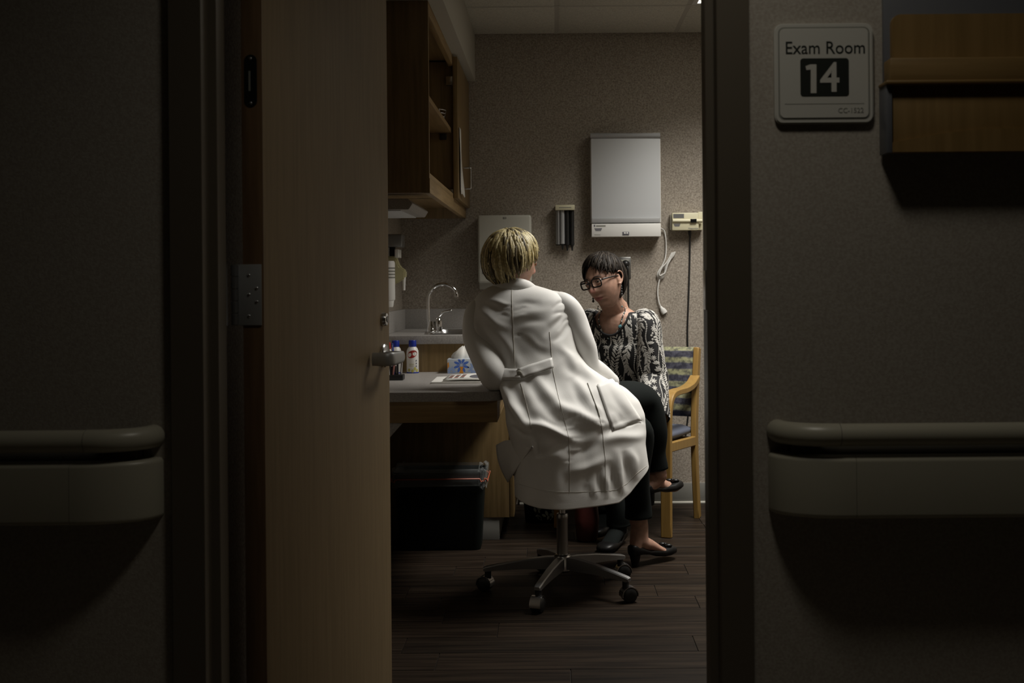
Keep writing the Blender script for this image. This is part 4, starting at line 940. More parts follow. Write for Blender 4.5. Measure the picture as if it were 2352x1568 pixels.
def hand_parts(wr, d, nrm, thumb_side, curl=0.35):
    """d: along the hand, nrm: back of hand, thumb_side: +1 / -1 along d x nrm"""
    d = Vector(d).normalized(); nrm = Vector(nrm); nrm = (nrm-d*nrm.dot(d)).normalized(); s = d.cross(nrm)*thumb_side
    wr = Vector(wr); ps = [limb([wr, wr+d*0.03, wr+d*0.06, wr+d*0.088], [(0.025, 0.018), (0.033, 0.015), (0.038, 0.0135), (0.036, 0.011)], tuple(s), 16, 4)]
    for i, (o, L) in enumerate(((0.028, 0.070), (0.010, 0.079), (-0.009, 0.074), (-0.027, 0.058))):
        b = wr+d*(0.080-0.004*abs(i-1))+s*o; p = [b]; a = curl*0.4
        for fr in (0.42, 0.32, 0.26):
            a += curl; dd = (d*math.cos(a)-nrm*math.sin(a)+s*o*1.2).normalized(); p.append(p[-1]+dd*L*fr)
        ps.append(limb(p, [0.0092, 0.0088, 0.0080, 0.0066], tuple(s), 10, 3))
    b = wr+d*0.022+s*0.026; p = [b, b+(d*0.6+s*0.8).normalized()*0.034-nrm*0.006, b+(d*0.75+s*0.6).normalized()*0.058-nrm*0.012, b+(d*0.85+s*0.45).normalized()*0.08-nrm*0.018]
    ps.append(limb(p, [0.0125, 0.0105, 0.0095, 0.0072], tuple(nrm), 10, 3))
    return ps
def fuse(name, parts, voxel, mats, parent, smooth_it=3, paint=None):
    V, Fc = join(parts); me = bpy.data.meshes.new('tmp'); me.from_pydata([Vector(v) for v in V], [], Fc)
    o = bpy.data.objects.new('tmp', me); COL.objects.link(o)
    r = o.modifiers.new('r', 'REMESH'); r.mode = 'VOXEL'; r.voxel_size = voxel; r.use_smooth_shade = True
    s = o.modifiers.new('s', 'SMOOTH'); s.factor = 0.5; s.iterations = smooth_it
    dg = bpy.context.evaluated_depsgraph_get(); ev = o.evaluated_get(dg); m2 = ev.to_mesh()
    n = len(m2.vertices); co = np.empty(n*3); m2.vertices.foreach_get('co', co); co = co.reshape(-1, 3)
    faces = [tuple(p.vertices) for p in m2.polygons]
    ev.to_mesh_clear(); bpy.data.objects.remove(o)
    fm = None
    if paint: fm = [paint(Vector(co[list(f)].mean(0))) for f in faces]
    return mk(name, [tuple(c) for c in co], faces, mats, parent, True, fm)
def face_paint(HM):
    inv = HM.inverted()
    def f(p):
        q = inv @ p
        if q.y > 0.05 and abs(q.x) < 0.0235:
            t = abs(q.x)/0.0235
            if -0.0655-0.0105*(1-t*t) < q.z < -0.0640+0.0085*(1-t**2)+(-0.002*math.exp(-(q.x/0.004)**2)): return 1
        if q.y > 0.096 and abs(q.x) < 0.014 and -0.042 < q.z < -0.016: return 2
        return 0
    return f
def eyes_brows(HM, parent):
    for s in (-1, 1):
        V, Fc = ellipsoid((0, 0, 0), (0.0118, 0.0118, 0.0118), sub=3)
        c = Vector((s*0.031, 0.0725, 0.009)); ey = mk('eye', [HM @ (Vector(v)+c) for v in V], Fc, M['eyewhite'], parent, True)
        V, Fc = ellipsoid((0, 0, 0), (0.0058, 0.003, 0.0058), sub=2); c2 = c+Vector((s*-0.001, 0.0105, -0.002)); mk('iris', [HM @ (Vector(v)+c2) for v in V], Fc, M['iris'], ey, True)
        # lids
        V, Fc = [], []; n = 12
        for side_, zz, lift in ((0, 0.0035, 1), (1, -0.0045, -1)):
            b = len(V)
            for i in range(n+1):
                t = -1+2*i/n; xx = c.x+t*0.0145; zl = c.z+lift*(0.0008+(0.0042 if lift > 0 else 0.0038)*(1-t*t)); yl = c.y+0.0118*math.sqrt(max(0.02, 1-(t*0.98)**2*0.75))+0.0008
                V += [HM @ Vector((xx, yl, zl)), HM @ Vector((xx, yl-0.002, zl+lift*0.010))]
            for i in range(n): Fc.append((b+2*i, b+2*i+1, b+2*i+3, b+2*i+2))
        o = mk('eyelids', V, Fc, M['skin'], ey, True); o.modifiers.new('s', 'SOLIDIFY').thickness = 0.0016
        pts = [HM @ Vector((s*x, y, z)) for x, y, z in ((0.014, 0.0935, 0.0275), (0.025, 0.0915, 0.0315), (0.038, 0.0845, 0.032), (0.050, 0.0735, 0.0275))]
        tube('eyebrow', pts, [(0.0028, 0.0016), (0.0034, 0.0018), (0.003, 0.0018), (0.001, 0.001)], M['brow'], parent, tuple(HM.to_3x3() @ Vector((0, 0, 1))), 8, 4)
def hair(HM, R, phi_end, mats, parent, N=300, width=0.0125, tilt=0.30, seed=1, lift=0.0, side_sweep=0.0, weights=(1, 1, 1), shell_mat=0, cz=0.0, cy=-0.004, tip_out=0.0, wob=0.05):
    """locks flowing from the crown; phi_end(alpha) = polar angle of the hair's end (0 = crown), alpha 0 = face, + = person's right"""
    rs = random.Random(seed); T = Matrix.Rotation(tilt, 4, 'X')     # crown tilted back
    def S(al, ph, k=0.0):
        d = T @ Vector((math.sin(ph)*math.sin(al), math.sin(ph)*math.cos(al), math.cos(ph)))
        return HM @ (Vector((d.x*R[0], d.y*R[1], d.z*R[2]))*(1+k)+Vector((0, cy, cz)))
    V, Fc, fm = [], [], []
    na, npn = 72, 26
    for i in range(npn+1):
        for j in range(na):
            al = 2*math.pi*j/na; V.append(S(al, 0.02+(phi_end(al)-0.06)*i/npn, -0.055-0.03*(i/npn)))
    for i in range(npn):
        for j in range(na): Fc.append((i*na+j, i*na+(j+1) % na, (i+1)*na+(j+1) % na, (i+1)*na+j)); fm.append(shell_mat)
    Fc.append(tuple(range(na))); fm.append(shell_mat)
    for q in range(N):
        al0 = rs.uniform(-math.pi, math.pi); e = phi_end(al0)
        ph0 = rs.choice((0.03, 0.15, 0.35, 0.6, 0.85))*rs.uniform(0.6, 1.1)
        if ph0 > e-0.5: ph0 = max(0.03, e-0.7)
        ph1 = e*rs.uniform(0.82, 1.08) if rs.random() < 0.6 else min(e, ph0+rs.uniform(0.5, 1.0))
        k0 = rs.uniform(-0.03, 0.05)+lift; wb = rs.uniform(-wob, wob); sw = side_sweep*rs.uniform(0.6, 1.3)
        n = 9; pts, rad = [], []; wd = width*rs.uniform(0.6, 1.25)
        for i in range(n):
            t = i/(n-1); ph = ph0+(ph1-ph0)*t
            al = al0+wb*math.sin(3*t)+sw*t*math.exp(-(al0/1.2)**2)
            k = k0*math.sin(math.pi*(0.15+0.85*t))+0.012*math.sin(math.pi*t)-0.02*(1-t)*(ph0 < 0.2)+tip_out*t**3*rs.uniform(-0.3, 1)
            pts.append(S(al, ph, k)); g = (0.35+0.65*sm(0, 0.25, t))*(1-0.85*sm(0.65, 1.0, t)); rad.append((wd*g, 0.0040*g+0.0006))
        c = HM.translation; nrm = (pts[n//2]-c)
        tan = pts[-1]-pts[0]; side = tan.cross(nrm)
        v, f = rings_mesh(tube_rings(pts, rad, tuple(side), 6, 1)); b = len(V); V += v; Fc += [tuple(x+b for x in ff) for ff in f]
        mi = rs.choices(range(len(mats)), weights=weights)[0]; fm += [mi]*len(f)
    return mk('hair', V, Fc, mats, parent, True, fm)
def shoe(name, heel, toe, up, parent, mat_, heel_h=0.045, w=1.0, bow=True):
    heel, toe, up = Vector(heel), Vector(toe), Vector(up); u = (toe-heel); L = u.length; u.normalize(); up = (up-u*up.dot(u)).normalized(); s = u.cross(up)
    secs = ((-0.01, 0.012, heel_h+0.006, heel_h+0.030), (0.0, 0.020, heel_h, heel_h+0.045), (0.07, 0.026, heel_h-0.001, heel_h+0.046), (0.20, 0.028, heel_h-0.004, heel_h+0.030), (0.36, 0.028, heel_h*0.72, heel_h+0.006), (0.52, 0.032, heel_h*0.32, heel_h*0.5+0.026), (0.68, 0.037, 0.004, 0.038), (0.82, 0.038, 0.0, 0.040), (0.93, 0.031, 0.001, 0.034), (0.985, 0.020, 0.004, 0.026), (1.005, 0.008, 0.010, 0.018))
    rings = []
    for t, hw, zb, zt2 in secs:
        c = heel+u*L*t; r = []
        for k in range(20):
            a = 2*math.pi*k/20; ca, sa = math.cos(a), math.sin(a)
            r.append(c+s*hw*w*math.copysign(abs(ca)**0.75, ca)+up*((zb+zt2)/2+(zt2-zb)/2*math.copysign(abs(sa)**0.7, sa)))
        rings.append(r)
    V, Fc = rings_mesh(np.array([[tuple(p) for p in r] for r in rings])); sh = mk(name, V, Fc, mat_, parent, True, angle=70)
    if heel_h > 0.02:
        rg = []
        for t, hw, z in ((0.085, 0.024, heel_h+0.004), (0.08, 0.019, heel_h*0.55), (0.07, 0.014, 0.004), (0.07, 0.014, 0.0)):
            c = heel+u*L*t; rg.append([tuple(c+s*hw*math.cos(2*math.pi*k/14)+u*hw*0.95*math.sin(2*math.pi*k/14)+up*z) for k in range(14)])
        V, Fc = rings_mesh(np.array(rg)); mk('shoe_heel', V, Fc, mat_, sh, True, angle=50)
    if bow:
        parts = []
        for q in (-1, 1): parts.append(ellipsoid(heel+u*L*0.80+s*q*0.017+up*0.043, (0.016, 0.011, 0.0075), sub=2))
        parts.append(ellipsoid(heel+u*L*0.80+up*0.045, (0.007, 0.008, 0.007), sub=2)); V, Fc = join(parts); mk('bow', V, Fc, mat_, sh, True)
    return sh
def foot_parts(ankle, heel, toe, up, heel_h=0.045):
    heel, toe, up, ankle = Vector(heel), Vector(toe), Vector(up), Vector(ankle); u = (toe-heel).normalized(); L = (toe-heel).length
    up = (up-u*up.dot(u)).normalized(); s = u.cross(up)
    a = heel+u*L*0.10+up*(heel_h+0.022); b = heel+u*L*0.42+up*(heel_h*0.7+0.034); c = heel+u*L*0.70+up*0.024; e = heel+u*L*0.90+up*0.018
    p1 = limb([ankle+(ankle-b)*0.2, ankle, heel+u*L*0.24+up*(heel_h+0.048), b, c, e], [(0.034, 0.036), (0.033, 0.036), (0.032, 0.032), (0.031, 0.024), (0.034, 0.015), (0.028, 0.011)], tuple(s), 16, 4)
    p2 = limb([ankle, ankle.lerp(a, 0.6), a], [0.034, 0.030, 0.024], tuple(s), 14, 4)
    return [p1, p2]
# ---------------------------------------------------------------- DOCTOR
doc = thing('person', 'blond person in a white lab coat seated on the wheeled stool, back turned', 'person', (0.05, 4.2, 0), None)
HD = head_frame(P(1177, 600, 4.27), (math.sin(math.radians(50)), math.cos(math.radians(50)), -0.12), roll=0.06)
dz_elb = DZ+0.052
L_sh, R_sh = P(1098, 708, 4.25), P(1288, 700, 4.23)
L_el = P(1134, 858, 4.10); L_el.z = DZ+0.050; L_wr = Vector((-0.215, 4.40, DZ+0.032))
R_el = P(1348, 838, 4.27); R_wr = Vector((0.22, 4.50, 0.735))
pel = Vector((0.06, 4.20, 0.56)); nk = P(1184, 672, 4.27)
kneeR, kneeL = Vector((0.315, 4.47, 0.545)), P(1474, 918, 4.62)
ankR, ankL = P(1469, 1203, 4.535), P(1513, 1092, 4.665)
heelR, toeR = P(1452, 1302, 4.50), Vector((0.483, 4.66, 0.022)); heelR.z = 0.0
heelL, toeL = P(1491, 1162, 4.64), P(1564, 1116, 4.79)
upL = Vector((-0.35, -0.25, 0.9)); upR = Vector((-0.1, -0.1, 1))
parts = head_parts(HD)
parts.append(limb([nk+Vector((-0.004, 0, -0.05)), nk, HD.translation+Vector((-0.012, -0.012, -0.055)), HD.translation+Vector((0, -0.01, 0))], [0.062, 0.052, 0.050, 0.055], sub=4))
mid = P(1195, 760, 4.25); low = P(1250, 900, 4.21)
parts.append(limb([nk+Vector((0, 0, -0.03)), P(1190, 715, 4.255), mid, low, pel, pel+Vector((0, 0, -0.05))], [(0.05, 0.05), (0.115, 0.07), (0.13, 0.08), (0.115, 0.085), (0.135, 0.10), (0.10, 0.08)]))
for sh_, el, wr_p in ((L_sh, L_el, L_wr), (R_sh, R_el, R_wr)):
    way = [P(1120, 702, 4.25), P(1100, 726, 4.245), P(1099, 768, 4.215), P(1116, 818, 4.16)] if el.x < 0 else [P(1272, 692, 4.24), P(1298, 706, 4.235), P(1322, 752, 4.24), P(1340, 800, 4.25)]
    parts.append(limb(way+[el, el.lerp(wr_p, 0.5), wr_p], [0.026, 0.034, 0.036, 0.034, 0.031, 0.030, 0.024]))
parts += hand_parts(L_wr, (0.10, 1, -0.05), (0.1, 0, 1), 1, 0.4); parts += hand_parts(R_wr, (0.55, 0.8, -0.35), (0.0, -0.2, 1), -1, 0.35)
for hip, kn, an in ((pel+Vector((0.05, 0.0, -0.02)), kneeR, ankR), (pel+Vector((-0.06, 0.06, 0.0)), kneeL, ankL)):
    parts.append(limb([hip, hip.lerp(kn, 0.55), kn, kn.lerp(an, 0.35), an.lerp(kn, 0.12), an], [0.078, 0.066, 0.050, 0.047, 0.034, 0.033]))
parts += foot_parts(ankR, heelR, toeR, upR); parts += foot_parts(ankL, heelL, toeL, upL)
bd = fuse('body', parts, 0.0040, [M['skin'], M['lip'], M['nose_pink']], doc, 3, face_paint(HD)); eyes_brows(HD, doc)
def phi_doc(a):
    a = abs((a+math.pi) % (2*math.pi)-math.pi); d = math.degrees(a)
    return math.radians(np.interp(d, [0, 35, 60, 80, 100, 125, 150, 180], [70, 78, 92, 102, 110, 122, 132, 136]))
hair(HD, (0.096, 0.113, 0.114), phi_doc, [M['blond1'], M['blond2'], M['blond3']], doc, 620, 0.0075, 0.28, 5, 0.0, 0.35, (1.1, 1.2, 0.8), 2, 0.006, -0.006, 0.05, 0.22)
V, Fc = ellipsoid(HD @ Vector((0.084, -0.004, -0.034)), (0.003, 0.003, 0.003), sub=2); mk('ear_stud', V, Fc, M['bead2'], doc, True)
# trousers
def leg_cloth(name, pts, rad, m, parent, seed=0):
    rg = tube_rings(pts, rad, (1, 0, 0), 28, 9); rg = np.concatenate([round_caps(rg)[:3], rg]); rs = np.random.RandomState(seed)
    for i in range(len(rg)):
        c = rg[i].mean(0); ph = np.arange(28)*2*math.pi/28
        rg[i] = c+(rg[i]-c)*(1+0.025*np.sin(2*ph+i*0.35)+0.02*np.sin(3*ph-i*0.22+1))[:, None]
    V, Fc = rings_mesh(rg, False); Fc.append(tuple(range(28))[::-1]); o = mk(name, V, Fc, m, parent, True)
    s = o.modifiers.new('s', 'SOLIDIFY'); s.thickness = 0.003; s.offset = -1; return o
leg_cloth('trouser_leg', [pel+Vector((0.04, 0, -0.01)), pel.lerp(kneeR, 0.5)+Vector((0, 0, 0.005)), kneeR, kneeR.lerp(ankR, 0.4)+Vector((-0.01, -0.01, 0)), P(1465, 1150, 4.52), P(1466, 1187, 4.525)], [0.10, 0.090, 0.068, 0.060, 0.052, 0.054], M['trousers'], doc, 1)
leg_cloth('trouser_leg', [pel+Vector((-0.04, 0.05, 0.0)), pel.lerp(kneeL, 0.5)+Vector((-0.02, 0.05, 0.03)), kneeL, kneeL.lerp(ankL, 0.4)+Vector((0.018, 0.0, 0)), P(1503, 1040, 4.655), P(1509, 1078, 4.66)], [0.10, 0.090, 0.068, 0.058, 0.047, 0.046], M['trousers'], doc, 2)
shoe('shoe', heelR, toeR, upR, doc, M['shoe']); shoe('shoe', heelL, toeL, upL, doc, M['shoe'])
# ---------------------------------------------------------------- white coat
ROWS = [(652, 1143, 1220, 4.262, .050, 0), (660, 1120, 1248, 4.26, .068, 0), (671, 1101, 1282, 4.255, .085, 0), (690, 1086, 1303, 4.25, .100, 0), (720, 1079, 1311, 4.245, .113, 0), (750, 1081, 1315, 4.235, .120, 0), (780, 1091, 1319, 4.225, .122, 0),
        (808, 1103, 1326, 4.215, .124, .03), (840, 1123, 1349, 4.20, .130, .12), (868, 1141, 1386, 4.195, .142, .28), (896, 1154, 1437, 4.19, .158, .42), (927, 1160, 1466, 4.185, .175, .50), (960, 1162, 1480, 4.18, .190, .52), (1000, 1172, 1484, 4.18, .200, .50), (1040, 1178, 1483, 4.18, .208, .45), (1128, 1182, 1490, 4.18, .215, .40)]
RA = np.array(ROWS, float)
hem_x = [1150, 1180, 1210, 1240, 1295, 1417, 1443, 1468, 1491, 1520]; hem_y = [1112, 1120, 1130, 1136, 1141, 1137, 1121, 1096, 1077, 1070]
NU, NV = 176, 190
FOLDS = [(1262, 762, 1306, 698, 7, -.005), (1276, 780, 1312, 742, 7, -.006), (1268, 742, 1298, 702, 6, .004), (1110, 696, 1168, 722, 9, -.004), (1104, 716, 1160, 752, 9, .004), (1122, 690, 1174, 700, 6, .003), (1184, 700, 1232, 694, 7, -.003), (1184, 730, 1250, 712, 10, .0035), (1190, 745, 1245, 735, 8, -.003),
         (1086, 742, 1146, 856, 10, .008), (1106, 752, 1166, 850, 11, -.007), (1140, 762, 1196, 838, 13, .006), (1190, 758, 1262, 822, 14, -.004), (1204, 770, 1250, 800, 9, .004), (1290, 800, 1322, 848, 10, .006), (1302, 842, 1352, 884, 12, -.006), (1330, 838, 1372, 872, 9, .004),
         (1150, 882, 1204, 984, 10, .010), (1166, 880, 1226, 962, 14, -.008), (1226, 866, 1292, 952, 15, .010), (1204, 862, 1262, 936, 13, -.006), (1292, 938, 1386, 976, 11, .011), (1262, 948, 1340, 996, 14, -.008), (1222, 974, 1312, 1006, 9, .012), (1226, 990, 1238, 1040, 7, -.008), (1238, 1042, 1308, 1016, 10, -.007), (1200, 1000, 1300, 1060, 16, .005),
         (1312, 1086, 1386, 1058, 12, .007), (1318, 1046, 1376, 1012, 13, -.006), (1384, 992, 1446, 960, 10, -.007), (1392, 1010, 1474, 998, 11, .006), (1418, 1046, 1430, 1122, 8, .008), (1434, 1050, 1446, 1112, 7, -.007), (1448, 1040, 1462, 1092, 8, .007), (1390, 1082, 1394, 1134, 7, .006), (1362, 1092, 1366, 1136, 7, .005), (1376, 1086, 1380, 1134, 6, -.005), (1404, 1070, 1410, 1130, 6, -.006), (1340, 1000, 1352, 1110, 14, -.004), (1280, 1030, 1284, 1130, 16, .004), (1230, 1056, 1220, 1128, 16, -.004),
         (1386, 884, 1432, 948, 12, -.006), (1420, 900, 1456, 962, 10, .006), (1330, 888, 1372, 952, 11, .006), (1312, 884, 1350, 940, 10, -.005),
         (1272, 706, 1300, 690, 3.5, -.003), (1274, 724, 1306, 708, 3.5, -.003), (1284, 752, 1312, 726, 3.5, -.0035), (1150, 700, 1174, 706, 3, -.002), (1146, 718, 1175, 722, 3, .002), (1182, 712, 1206, 708, 3, -.002), (1182, 728, 1204, 726, 3, .002), (1184, 770, 1200, 772, 3, -.002), (1296, 962, 1316, 956, 3.5, -.003), (1300, 984, 1322, 976, 3.5, .003), (1310, 1010, 1334, 1004, 3.5, -.003), (1312, 1036, 1336, 1030, 3.5, .0025), (1372, 968, 1392, 984, 4, -.004), (1366, 930, 1384, 962, 4, .004), (1300, 1060, 1312, 1050, 3, -.002), (1410, 1096, 1416, 1134, 3.5, -.003), (1424, 1090, 1430, 1126, 3.5, .003), (1350, 1104, 1352, 1138, 3.5, -.003), (1398, 940, 1436, 968, 5, -.004), (1440, 972, 1476, 968, 4, -.004), (1236, 1000, 1240, 1042, 4, -.006), (1244, 960, 1290, 985, 5, -.003), (1160, 905, 1176, 960, 5, -.004), (1180, 985, 1222, 1002, 5, -.005)]
FA = np.array(FOLDS, float)
def coat_grid():
    ys = np.concatenate([np.linspace(652, 1000, NV*7//10), np.linspace(1000, 1128, NV-NV*7//10+1)[1:]])
    G = np.zeros((len(ys), NU, 3)); th = np.arange(NU)*2*math.pi/NU
    for i, y in enumerate(ys):
        L, R, Dc, b, k = [np.interp(y, RA[:, 0], RA[:, c]) for c in range(1, 6)]
        cu = np.cos(th); su = np.sin(th); cu = np.sign(cu)*np.abs(cu)**0.82; su = np.sign(su)*np.abs(su)**0.88
        px = (L+R)/2+(R-L)/2*cu
        yy = np.full(NU, y)
        if y > 1000: yy = 1000+(np.interp(px, hem_x, hem_y)-1000)*(y-1000)/128
        a = (px-CX-ROLL*(y-CY))/F; Xc = ((L+R)/2-CX)/F*Dc
        X = a*(Dc-k*Xc)/(1-a*k); D = Dc+k*(X-Xc)
        Zq = H-(yy-CY+ROLL*(px-CX))*Dc/F
        G[i, :, 0] = X; G[i, :, 1] = D-b*su; G[i, :, 2] = Zq
    # smooth along the rows, then folds
    for _ in range(6):
        S = G.copy(); S[1:-1] = 0.25*G[:-2]+0.5*G[1:-1]+0.25*G[2:]; G = S
    dU = np.roll(G, -1, 1)-np.roll(G, 1, 1); dV = np.gradient(G, axis=0); N = np.cross(dU, dV); N /= np.linalg.norm(N, axis=2)[..., None]+1e-9
    C = G.mean(1, keepdims=True); sg_ = np.sign(np.sum((G-C)*N, axis=2).mean()); N *= sg_
    px = CX+G[..., 0]*F/G[..., 1]+ROLL*(H-G[..., 2])*F/G[..., 1]; py = CY+(H-G[..., 2])*F/G[..., 1]-ROLL*G[..., 0]*F/G[..., 1]
    back = np.clip(-N[..., 1]*2.0, 0, 1); amp = np.zeros(px.shape)
    for x0, y0, x1, y1, wd, am in FA:
        dx, dy = x1-x0, y1-y0; LL = math.hypot(dx, dy); t = ((px-x0)*dx+(py-y0)*dy)/LL**2; d = ((px-x0)*dy-(py-y0)*dx)/LL
        d = d+2.5*np.sin(t*5+x0); e = np.clip(t, 0, 1); tap = np.where((t > -0.25) & (t < 1.25), np.cos(np.clip((t-0.5)/0.75, -1, 1)*math.pi/2)**1.0, 0)
        amp += 1.35*am*np.exp(-(d/wd)**2)*tap
    rs = np.random.RandomState(4)
    for _ in range(26):      # gentle cloth unevenness all around, also on the far side
        kx, kz, kp = rs.uniform(-26, 26), rs.uniform(-26, 26), rs.uniform(0, 6.28); amp += 0.0009*np.sin(G[..., 0]*kx+G[..., 2]*kz+G[..., 1]*rs.uniform(-20, 20)+kp)
    G = G+N*(amp*np.where(amp > 0.0, 1, 1)*(0.25+0.75*back))[..., None]
    return G
CG = coat_grid()
V, Fc = rings_mesh(CG, False)
coat = mk('lab_coat', V, Fc, M['coat'], doc, True)
coat_bvh = BVHTree.FromPolygons([Vector(v) for v in V], Fc)
sd_ = coat.modifiers.new('s', 'SOLIDIFY'); sd_.thickness = 0.003; sd_.offset = -1 if True else 1
def on_coat(px, py, off=0.0015):
    o = Vector((0, 0, H)); d = (P(px, py, 1.0)-o).normalized(); hit = coat_bvh.ray_cast(o, d)
    if hit[0] is None: return None
    n = hit[1] if hit[1].dot(d) < 0 else -hit[1]; return hit[0]+n*off, n
def resample(pts, step=6):
    out = []
    for (x0, y0), (x1, y1) in zip(pts[:-1], pts[1:]):
        n = max(1, int(math.hypot(x1-x0, y1-y0)/step))
        for i in range(n): out.append((x0+(x1-x0)*i/n, y0+(y1-y0)*i/n))
    out.append(pts[-1]); return out
def seam(name, pts, r=0.0011, m='seam', off=0.0004):
    q = [on_coat(x, y, off) for x, y in resample(pts, 5)]; q = [a[0] for a in q if a]
    if len(q) > 2: tube(name, q, r, M[m], coat, (1, 0, 0), 6, 1)
seam('seam', [(1175, 655), (1176, 700), (1178, 740), (1180, 790), (1183, 846)])
seam('seam', [(1262, 762), (1266, 805), (1270, 852), (1281, 906), (1294, 955), (1306, 1005), (1308, 1050), (1308, 1132)])
seam('seam', [(1377, 957), (1384, 993), (1390, 1057), (1391, 1128)])
seam('back_slit', [(1349, 880), (1362, 915), (1372, 940), (1377, 957)], 0.0022, 'beigedark', 0.001)
seam('seam', [(1196, 880), (1210, 930), (1217, 965), (1220, 985)])
seam('hem_stitch', [(1186, 1110), (1240, 1125), (1295, 1130), (1360, 1129), (1415, 1125), (1440, 1110), (1462, 1087), (1486, 1069)], 0.0005)
def patch_on_coat(name, quad, nu, nv, off, parent, th_, sag=0.0):
    V, Fc = [], []
    (ax, ay), (bx, by), (cx, cy), (dx, dy) = quad
    for i in range(nu+1):
        for j in range(nv+1):
            u, v = i/nu, j/nv; x = (ax*(1-u)+bx*u)*(1-v)+(dx*(1-u)+cx*u)*v; y = (ay*(1-u)+by*u)*(1-v)+(dy*(1-u)+cy*u)*v
            h = on_coat(x, y, off+sag*(1-v)*math.sin(math.pi*u)) or on_coat(x-6, y+6, off)
            V.append(h[0])
    for i in range(nu):
        for j in range(nv): a = i*(nv+1)+j; Fc.append((a, a+1, a+nv+2, a+nv+1))
    o = mk(name, V, Fc, M['coat'], parent, True)
    bm = bmesh.new(); bm.from_mesh(o.data); bmesh.ops.recalc_face_normals(bm, faces=bm.faces); bm.to_mesh(o.data); bm.free()
    s = o.modifiers.new('s', 'SOLIDIFY'); s.thickness = th_; s.offset = 0; return o
bl = patch_on_coat('half_belt', [(1136, 848), (1194, 848), (1200, 872), (1142, 874)], 10, 4, 0.006, coat, 0.004)
patch_on_coat('half_belt', [(1190, 848), (1267, 823), (1271, 846), (1199, 872)], 12, 4, 0.008, coat, 0.004)
h = on_coat(1193, 860, 0.0105); V, Fc = ellipsoid((0, 0, 0), (0.0095, 0.003, 0.0095), sub=3); mk('button', [v+h[0] for v in V], Fc, M['beige'], coat, True)
pk_ = patch_on_coat('pocket', [(1370, 884), (1413, 873), (1472, 966), (1406, 989)], 12, 12, 0.004, coat, 0.003, 0.010)
# sleeves with wrinkles
def sleeve(pts, rad, seed, amp=0.06):
    rg = tube_rings(pts, rad, (1, 0, 0), 40, 14); rs = np.random.RandomState(seed); m = len(rg); ph = np.arange(40)*2*math.pi/40
    ks = [(rs.randint(1, 4), rs.uniform(-0.35, 0.35), rs.uniform(0, 6.28)) for _ in range(6)]
    for i in range(m):
        c = rg[i].mean(0); f = sum(np.sin(k*ph+w_*i+p) for k, w_, p in ks)/6
        rg[i] = c+(rg[i]-c)*(1+amp*f)[:, None]
    rg = np.concatenate([round_caps(rg)[:3], rg]); V, Fc = rings_mesh(rg, False); Fc.append(tuple(range(40))[::-1])
    o = mk('sleeve', V, Fc, M['coat'], doc, True); s = o.modifiers.new('s', 'SOLIDIFY'); s.thickness = 0.003; s.offset = -1
    return o
sleeve([P(1120, 702, 4.25), P(1100, 724, 4.245), P(1098, 768, 4.215), P(1116, 818, 4.16), L_el+Vector((0, 0, 0.004)), L_el.lerp(L_wr, 0.35)+Vector((0, 0, 0.0)), L_el.lerp(L_wr, 0.75), L_wr], [0.042, 0.056, 0.060, 0.058, 0.052, 0.044, 0.036, 0.034], 2, 0.075)
sleeve([P(1272, 692, 4.24), P(1298, 706, 4.235), P(1322, 752, 4.24), P(1340, 800, 4.25), R_el, R_el.lerp(R_wr, 0.35), R_el.lerp(R_wr, 0.8), R_wr], [0.040, 0.052, 0.052, 0.050, 0.047, 0.045, 0.040, 0.036], 5, 0.05)
# collar: folded band around the neck
cr = []
ctr = P(1182, 655, 4.265)
for t in (0, 1, 2, 3, 4):
    ring = []
    for k in range(48):
        a = 2*math.pi*k/48; rx, ry, dz = ((0.064, 0.052, -0.012), (0.062, 0.050, 0.002), (0.066, 0.055, 0.008), (0.078, 0.064, -0.002), (0.094, 0.074, -0.020))[t]
        ring.append((ctr.x+rx*math.cos(a)+0.002, ctr.y+ry*math.sin(a)-0.004, ctr.z+dz-0.006*math.cos(a)+0.018*max(0, -math.sin(a))*(t in (1, 2, 3))-0.03*max(0, math.sin(a))))
    cr.append(ring)
V, Fc = rings_mesh(np.array(cr), False); co_ = mk('collar', V, Fc, M['coat'], coat, True); co_.modifiers.new('s', 'SOLIDIFY').thickness = 0.0025
# front panel hanging beside the stool
V, Fc = [], []; nu, nv = 14, 12
for i in range(nu+1):
    u = i/nu; top = (1139+u*84, 1022-14*math.sin(math.pi*min(1, u*1.3))+6*u); bot = (1166+u*22*(1), 1108-u*36)
    if u > 0.5: bot = (1177+(u-0.5)*2*46, 1090-(u-0.5)*2*66)
    for j in range(nv+1):
        v = j/nv; x = top[0]*(1-v)+bot[0]*v-7*math.sin(math.pi*v)*(1-u); y = top[1]*(1-v)+bot[1]*v
        V.append(P(x, y, 4.11-0.20*u-0.015*math.sin(math.pi*u)+0.02*v*(1-u)))
for i in range(nu):
    for j in range(nv): a = i*(nv+1)+j; Fc.append((a, a+1, a+nv+2, a+nv+1))
fp_ = mk('front_panel', V, Fc, M['coat'], coat, True); fp_.modifiers.new('s', 'SOLIDIFY').thickness = 0.003
